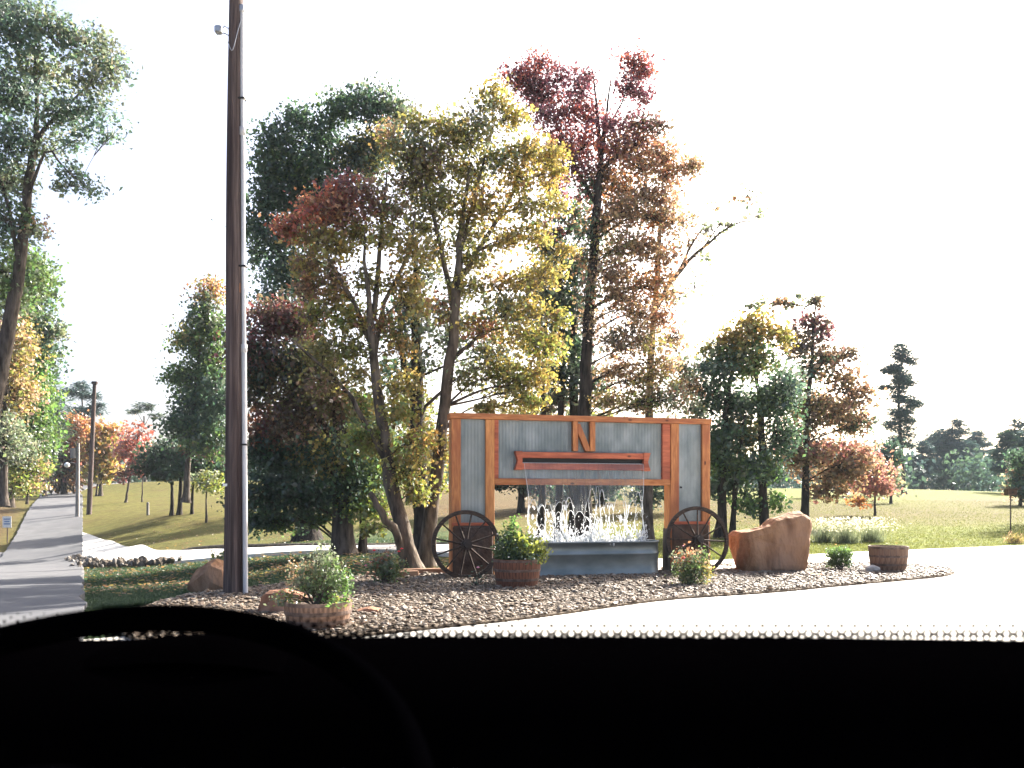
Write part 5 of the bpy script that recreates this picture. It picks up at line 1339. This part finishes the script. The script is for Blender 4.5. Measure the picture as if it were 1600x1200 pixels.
shrub('rose_bush', 'red flowered rose bush beside the leaning maple trunk', gxy(602, 912),
      [(0, 0, .24, .24, .2, .2, 'green', 'sage'), (.14, 0, .20, .14, .14, .16, 'green', 'yolive'), (-.12, 0, .28, .14, .14, .14, 'sage', 'rust'), (.05, 0, .4, .15, .12, .1, 'sage', 'rust')], 0.05, 1500, 26, fl, 'rose bush',
      [(-.16, -.1, .54, .035, 'petal_red'), (-.22, -.1, .36, .03, 'petal_pink'), (-.30, -.05, .30, .028, 'petal_pink'), (.22, -.05, .52, .032, 'petal_red'), (.26, -.02, .56, .03, 'petal_red'), (.05, -.1, .46, .018, 'petal_pink')])
shrub('rose_bush', 'rose bush with one orange bloom before the wheel near the large boulder', gxy(1078, 914),
      [(0, 0, .26, .25, .2, .22, 'green', 'sage'), (-.1, 0, .40, .16, .14, .16, 'sage', 'rust'), (.14, 0, .36, .16, .14, .18, 'green', 'tan'), (.02, -.05, .12, .26, .2, .1, 'green', 'olive'), (.24, 0, .2, .08, .1, .12, 'yolive')], 0.045, 2000, 30, fl, 'rose bush',
      [(-.13, -.15, .44, .035, 'petal_red'), (-.13, -.12, .62, .016, 'petal_pink')])
shrub('pink_flower', 'single pink flower on a thin stem before the wheel by the maples', gxy(747, 916),
      [(0, 0, .12, .05, .05, .10, 'dkgreen'), (-.05, 0, .05, .08, .06, .05, 'dkgreen')], 0.035, 70, 5, fl, 'flower', [(0.0, -.05, .30, .030, 'petal_pink')])
shrub('boxwood_shrub', 'small clipped round green shrub between boulder and empty barrel', gxy(1311, 890),
      [(0, 0, .27, .245, .24, .17, 'green', 'bright'), (0, 0, .32, .22, .22, .13, 'bright', 'green'), (-.12, 0, .14, .14, .14, .08, 'green'), (.12, 0, .14, .12, .14, .08, 'dkgreen')], 0.032, 4200, 26, 'shrubs', 'shrub', cl=0.025)
shrub('weed_tuft', 'leafy weed growing behind the pointed boulder next to the tall pole', (-4.75, 13.6, -0.1),
      [(0, 0, .35, .18, .15, .3, 'sage', 'ygreen'), (.1, 0, .5, .12, .1, .25, 'ygreen'), (-.12, 0, .3, .12, .1, .2, 'sage')], 0.06, 500, 16, 'shrubs', 'plant')
shrub('grass_tuft', 'tuft of dry grass at the drive edge under the bird box', (15.8, 26.2, tz(15.8, 26.2)), [(0, 0, .12, .35, .15, .14, 'tan', 'yolive')], 0.22, 260, 6, 'shrubs', 'grass', wr=.08, droop=-1.2)
# spent white flower heads on the lawn behind the boulder
def ornamental(label, px, Y, s):
    x = (px - 800) / FPX * Y
    t = thing('ornamental_grass', label, 'grass clump', (x, Y, tz(x, Y)), 0, 'white plumed grasses')
    n = 420
    a = rng.uniform(0, 2 * np.pi, n); sp = rng.uniform(0, .5, n) * s; h = rng.uniform(.25, .55, n) * s
    b = np.stack([rng.normal(0, .12 * s, n), rng.normal(0, .12 * s, n), np.zeros(n)], -1)
    tip = b + np.stack([np.cos(a) * sp, np.sin(a) * sp, h], -1)
    w = np.stack([-np.sin(a), np.cos(a), np.zeros(n)], -1) * .009
    me = mesh_np('blades', np.stack([b - w, b + w, tip], 1).reshape(-1, 3), np.arange(3 * n).reshape(-1, 3), False, np.repeat(np.array(C['sage'])[None] * rng.uniform(.6, 1.8, (n, 1)), 3, 0))
    obj('blades', me, M['blade'], t)
    m = 420
    P = np.stack([rng.normal(0, .33 * s, m), rng.normal(0, .3 * s, m), rng.uniform(.30, .66, m) * s], -1)
    vv, ff, cc = leaves(P, 0.06 * s, .5, np.array((.45, .44, .31)) * rng.uniform(.7, 1.2, (m, 1)))
    obj('plumes', mesh_np('plumes', vv, ff, False, cc), M['leaf'], t)
ornamental('white plumed grass clump hidden partly by the large boulder', 1288, 26, 1.15)
ornamental('white plumed grass clump in the middle of the three on the lawn', 1322, 25.6, 1.2)
ornamental('white plumed grass clump farthest from the large boulder', 1362, 26.2, 1.2)

# ------------------------------------------------------------------ poles and small things
def utility_pole():
    x, Y = (366 - 800) / FPX * 11.7, 11.7
    t = thing('utility_pole', 'tall dark wooden utility pole with grey conduit running up its side', 'pole', (x, Y, 0.0))
    z = np.linspace(-0.2, 9.6, 60)
    a = Acc(); a.tube(np.stack([0.012 * np.sin(z * .8) + (z * 0.004) - 0.012, 0 * z, z], -1), 0.140 - 0.0056 * z.clip(0), 20)
    obj('shaft', a.mesh('shaft'), M['pole'], t)
    cx = 0.168
    def cxz(z): return cx - 0.0016 * z * 0 - 0.006 * z
    a = Acc(); zz = np.linspace(0.0, 3.55, 12); a.tube(np.stack([cxz(zz), 0 * zz - .03, zz], -1), np.full(12, .036), 12)
    obj('conduit', a.mesh('conduit'), M['conduit'], t)
    a = Acc(); zz = np.linspace(3.5, 8.22, 14); a.tube(np.stack([cxz(zz), 0 * zz - .03, zz], -1), np.full(14, .030), 12)
    obj('conduit', a.mesh('conduit'), M['conduit'], t)
    for zc in (3.5, 6.55):
        a = Acc(); zz = np.array([zc - .06, zc - .055, zc + .055, zc + .06]); a.tube(np.stack([cxz(zz), 0 * zz - .03, zz], -1), np.array([.03, .043, .043, .03]), 12)
        obj('coupling', a.mesh('coupling'), M['conduit'], t)
    for zc in (2.15, 4.65, 7.0):
        obj('strap', box_me('strap', cxz(zc) - .07, cxz(zc) + .042, -.075, .03, zc - .012, zc + .012, .003), M['black'], t)
    a = Acc(); zz = np.array([8.20, 8.22, 8.30, 8.33]); a.tube(np.stack([cxz(zz), 0 * zz - .03, zz], -1), np.array([.03, .045, .045, .01]), 10)
    obj('weatherhead', a.mesh('weatherhead'), M['steel'], t)
    # insulator bracket with a drop wire
    bz = 7.98
    obj('insulator', box_me('insulator', -.27, -.17, -.05, .05, bz - .05, bz + .06, .02), M['steel'], t)
    a = Acc(); a.tube(np.array([(-.18, 0, bz + .02), (-.13, 0, bz + .06), (-.08, 0, bz + .02)]), np.full(3, .008), 5); a.tube(np.array([(-.18, 0, bz - .03), (-.12, 0, bz - .05), (-.07, 0, bz - .08)]), np.full(3, .008), 5)
    a.tube(np.array([(-.13, 0, bz + .06), (-.145, 0, bz + .14)]), np.full(2, .006), 5)
    obj('bracket', a.mesh('bracket'), M['steel'], t)
    a = Acc(); a.tube(np.array([(-.22, 0, bz - .05), (-.24, -.01, bz - .17), (-.27, -.02, bz - .32)]), np.full(3, .005), 5)
    a.tube(np.array([(cxz(7.95), -.03, 7.98), (cxz(7.95) + .07, -.03, 7.98)]), np.full(2, .005), 5)
    obj('bolt', a.mesh('bolt'), M['steel'], t)
    a = Acc()
    P = np.array([(cxz(8) - .02, -.03, 8.05), (.20, -.02, 8.45), (.24, 0, 8.9), (.12, 0, 9.45)])
    a.tube(catmull(np.array([(-.05, -.12, 7.75), (.02, -.14, 7.62), (.08, -.10, 7.9), (cxz(8), -.06, 8.1)]), 12), np.full(12, .006), 5)
    a.tube(catmull(P, 20), np.full(20, .004), 4)
    obj('service_wire', a.mesh('service_wire'), M['steel'], t)
    obj('tag_plate', box_me('tag_plate', -.115, -.055, -.135, -.125, 1.565, 1.60, .002), M['white'], t)
    # split of fresh wood down the side
    a = Acc(); zz = np.linspace(3.35, 4.6, 14); a.tube(np.stack([.112 - .006 * zz + .008 * np.sin(zz * 9), 0 * zz - .055, zz], -1), .012 * np.sin(np.linspace(.2, 3.0, 14)) + .002, 6)
    o = obj('split', a.mesh('split'), M['cedar'], t); o['label'] = 'raw orange split in the dark pole'
utility_pole()

def far_pole(label, bpx, tpx, tpy, Y, r, mat, extras):
    b = W(bpx, 790, Y); b[2] = tz(b[0], Y) - .1
    tp = W(tpx, tpy, Y)
    t = thing('utility_pole', label, 'pole', tuple(b), 0, 'far utility poles by the road')
    a = Acc(); P = catmull(np.array([b, (b + tp) / 2, tp]), 12); a.tube(P, np.linspace(r, r * .7, 12), 10)
    obj('shaft', a.mesh('shaft', True, b), M[mat], t)
    d = tp - b
    if extras == 'cap':
        obj('pole_top', box_me('pole_top', d[0] - .2, d[0] + .2, -.12, .12, d[2] - .12, d[2] + .1, .03), M['pole'], t)
    else:
        bm = bmesh.new(); g = bmesh.ops.create_cone(bm, cap_ends=True, segments=12, radius1=.2, radius2=.2, depth=.7)
        bmesh.ops.translate(bm, verts=g['verts'], vec=(d[0] - .3, -.1, d[2] - .75))
        obj('transformer', from_bm('transformer', bm), M['pole_grey'], t)
        bm = bmesh.new(); g = bmesh.ops.create_icosphere(bm, subdivisions=2, radius=.19)
        bmesh.ops.translate(bm, verts=g['verts'], vec=(d[0] - .75, -.1, d[2] - 1.6))
        obj('lamp_globe', from_bm('lamp_globe', bm), M['white'], t)
        a = Acc(); a.tube(np.array([(d[0] - .05, -.1, d[2] - 1.5), (d[0] - .4, -.1, d[2] - 1.42), (d[0] - .75, -.1, d[2] - 1.5)]), np.full(3, .035), 5)
        obj('lamp_arm', a.mesh('lamp_arm'), M['pole_grey'], t)
far_pole('slightly leaning brown utility pole before the golden hickory', 139, 148, 598, 62, .19, 'pole', 'cap')
far_pole('shorter grey pole with a transformer and lamp at the road edge', 121, 122, 692, 60, .15, 'pole_grey', 'lamp')

def road_sign():
    Y = 49.0; b = W(11, 830, Y); b[2] = tz(b[0], Y)
    t = thing('road_sign', 'small pale sign with blue lettering on a thin post at the verge', 'sign', tuple(b))
    a = Acc(); a.tube(np.array([(0, .03, -.1), (0, .03, 1.0), (0, .03, 1.55)]), np.full(3, .035), 6); obj('post', a.mesh('post'), M['pole'], t)
    obj('plate', box_me('plate', -.26, .26, -.02, .0, .92, 1.58, .005), M['white'], t)
    for k, (w, z) in enumerate(((.19, 1.42), (.16, 1.28), (.19, 1.14))):
        obj('lettering', box_me('lettering', -w, w, -.026, -.021, z - .035, z + .035, .001), M['signblue'], t)
road_sign()
b = W(231, 803, 56); b[2] = tz(b[0], 56)
a = Acc(); a.tube(np.array([(0, 0, -.1), (0, 0, .4), (0, 0, .85)]), np.array([.09, .09, .085]), 10); a.tube(np.array([(0, 0, .85), (0, 0, .88)]), np.array([.085, .02]), 10)
o = obj('marker_post', a.mesh('marker_post'), M['pole_grey'], None, tuple(b)); tag(o, 'short grey marker post standing alone on the grass bank', 'post')

def bird_box():
    Y = 30.5; x = (1579 - 800) / FPX * Y; z = tz(x, Y)
    t = thing('bird_box', 'dark bird box with flat roof on a thin pole beside the drive', 'bird box', (x, Y, z))
    a = Acc(); a.tube(np.array([(0, 0, -.1), (0, 0, .7), (0, 0, 1.42)]), np.full(3, .022), 8); obj('pole', a.mesh('pole'), M['pole'], t)
    obj('house', box_me('house', -.17, .17, -.13, .13, 1.40, 1.60, .008), M['stone_dark'], t)
    obj('roof', box_me('roof', -.23, .23, -.18, .18, 1.605, 1.64, .008), M['stone_dark'], t)
    bm = bmesh.new(); bmesh.ops.create_cone(bm, cap_ends=True, segments=12, radius1=.03, radius2=.03, depth=.01)
    obj('hole_disc', from_bm('hole_disc', bm), M['black'], t, (0, -.133, 1.5), (math.pi / 2, 0, 0))  # flat black disc in place of a dark opening
    obj('foot_plate', box_me('foot_plate', -.07, .07, -.07, .07, 0, .05, .01), M['kerb'], t)
bird_box()

# ------------------------------------------------------------------ the car the picture is taken from
def car():
    t = thing('car', 'black dashboard, steering wheel and dotted windscreen edge of the car', 'car', (0, 0, 0))
    # dashboard: a soft padded roll across the car, lower towards the seats
    prof = [(0.86, 1.10), (0.80, 1.195), (0.73, 1.222), (0.66, 1.2265), (0.60, 1.215), (0.55, 1.18), (0.52, 1.12), (0.50, 1.02), (0.50, 0.75), (0.86, 0.75)]
    prof = catmull(np.array([(0, a, b) for a, b in prof]), 60)[:, 1:]
    xs = np.linspace(-0.95, 0.95, 60)
    Vv = []
    for x in xs:
        k = 0.010 * (x / 0.95) ** 2
        for y, z in prof:
            Vv.append((x, y - 0.12 * (x / .95) ** 2, z - 0.0 + (0.0006 if x > 0.2 else 0)))
    n = 60
    i = np.arange(59)[:, None] * n; j = np.arange(n - 1)[None]
    q = np.stack([i + j, i + j + 1, i + n + j + 1, i + n + j], -1).reshape(-1, 4)
    obj('dashboard', mesh_np('dashboard', np.array(Vv), q, True), M['dash'], t)
    # low added cowl, darkens the bright gap under the wheel rim
    cs = np.linspace(-1, 1, 30)
    Vc = []
    for k in range(9):
        f = k / 8
        for c in cs:
            h = max(0.0, 1 - abs(c) ** 2.4)
            Vc.append((-0.245 + 0.115 * c, 0.60 + 0.09 * f, 1.205 + (0.0318 * h) * math.sin(math.pi * (0.12 + 0.76 * f)) ** 0.5))
    i = np.arange(8)[:, None] * 30 + np.arange(29)[None]
    obj('gap_cowl', mesh_np('gap_cowl', np.array(Vc), np.stack([i, i + 1, i + 31, i + 30], -1).reshape(-1, 4), True), M['dash'], t)
    # steering wheel
    sw_ = bpy.data.objects.new('steering_wheel', None); sw_.empty_display_size = .1
    link(sw_, t)
    sw_.location = (-0.240, 0.400, 1.1745); sw_.rotation_euler = (math.radians(-64), 0, 0)
    R = 0.195
    a_ = np.linspace(0, 2 * np.pi, 73)
    acc = Acc(); acc.tube(np.stack([R * np.cos(a_), 0 * a_, R * np.sin(a_)], -1), np.full(73, .0098), 12)
    obj('rim', acc.mesh('rim'), M['wheelskin'], sw_)
    bm = bmesh.new(); g = bmesh.ops.create_uvsphere(bm, u_segments=20, v_segments=10, radius=.05)
    for v in bm.verts: v.co.y *= .45
    obj('hub_pad', from_bm('hub_pad', bm, True), M['wheelskin'], sw_)
    for an in (math.radians(185), math.radians(-5), math.radians(270)):
        acc = Acc(); d = np.array([math.cos(an), 0, math.sin(an)])
        acc.tube(np.array([d * .05, d * .12, d * .185]), np.array([.022, .015, .012]), 8)
        obj('spoke', acc.mesh('spoke'), M['wheelskin'], sw_)
    # black ceramic edge of the windscreen, breaking up into dots
    Yf = 0.75
    zof = lambda py: CZ + (HOR - py) * Yf / FPX
    px2m = Yf / FPX
    edge = bpy.data.objects.new('windscreen_edge', None); edge.empty_display_size = .1
    link(edge, t)
    step = 20.6 * px2m
    nx = 118
    # staggered clear holes in black, nearly touching at the top, then free dots that shrink
    acc = Acc()
    seg = 16
    ang = np.linspace(0, 2 * np.pi, seg, endpoint=False)
    pitch = 6.3 * px2m
    nb_ = [(step / 2, pitch), (-step / 2, pitch), (step / 2, -pitch), (-step / 2, -pitch), (0, 2 * pitch), (0, -2 * pitch), (step, 0), (-step, 0)]
    kk = np.array([min((n0 * n0 + n1 * n1) / 2 / max(1e-9, n0 * math.cos(t_) + n1 * math.sin(t_)) for n0, n1 in nb_ if n0 * math.cos(t_) + n1 * math.sin(t_) > 1e-9) for t_ in ang])
    j = np.arange(seg); j2 = (j + 1) % seg
    ring_f = np.stack([j, j2, seg + j2, seg + j], -1)
    hole_rows = [(996.4, 2.7), (990.1, 3.4), (983.8, 4.1)]
    for ri, (py, hr) in enumerate(hole_rows):
        for k in range(nx):
            cx = (k - nx / 2 + 0.5 * (ri % 2)) * step
            hk = hr * px2m
            outer = np.stack([cx + kk * np.cos(ang), 0 * ang, zof(py) + kk * np.sin(ang)], -1)
            inner = np.stack([cx + np.minimum(hk, kk * .97) * np.cos(ang), 0 * ang, zof(py) + np.minimum(hk, kk * .97) * np.sin(ang)], -1)
            acc.add(np.concatenate([outer, inner]), ring_f)
    zb = zof(996.4) - pitch * 0.72
    acc.add(np.array([(-1.0, 0.001, zb), (1.0, 0.001, zb), (1.0, 0.001, zb - .12), (-1.0, 0.001, zb - .12)]), np.array([[0, 1, 2, 3]]))
    o = obj('ceramic_band', acc.mesh('ceramic_band', False), M['frit'], edge, (0, Yf, 0)); o['kind'] = 'stuff'
    acc = Acc()
    for ri, (py, dr) in enumerate([(977.5, 3.3), (971.2, 2.6), (964.9, 1.9), (958.6, 1.3)]):
        for k in range(nx):
            cx = (k - nx / 2 + 0.5 * (ri % 2)) * step
            v = np.stack([cx + dr * px2m * np.cos(ang), 0 * ang, zof(py) + dr * px2m * np.sin(ang)], -1)
            acc.add(v, np.arange(seg)[None])
    o = obj('ceramic_dots', acc.mesh('ceramic_dots', False), M['frit'], edge, (0, Yf, 0)); o['kind'] = 'stuff'
car()
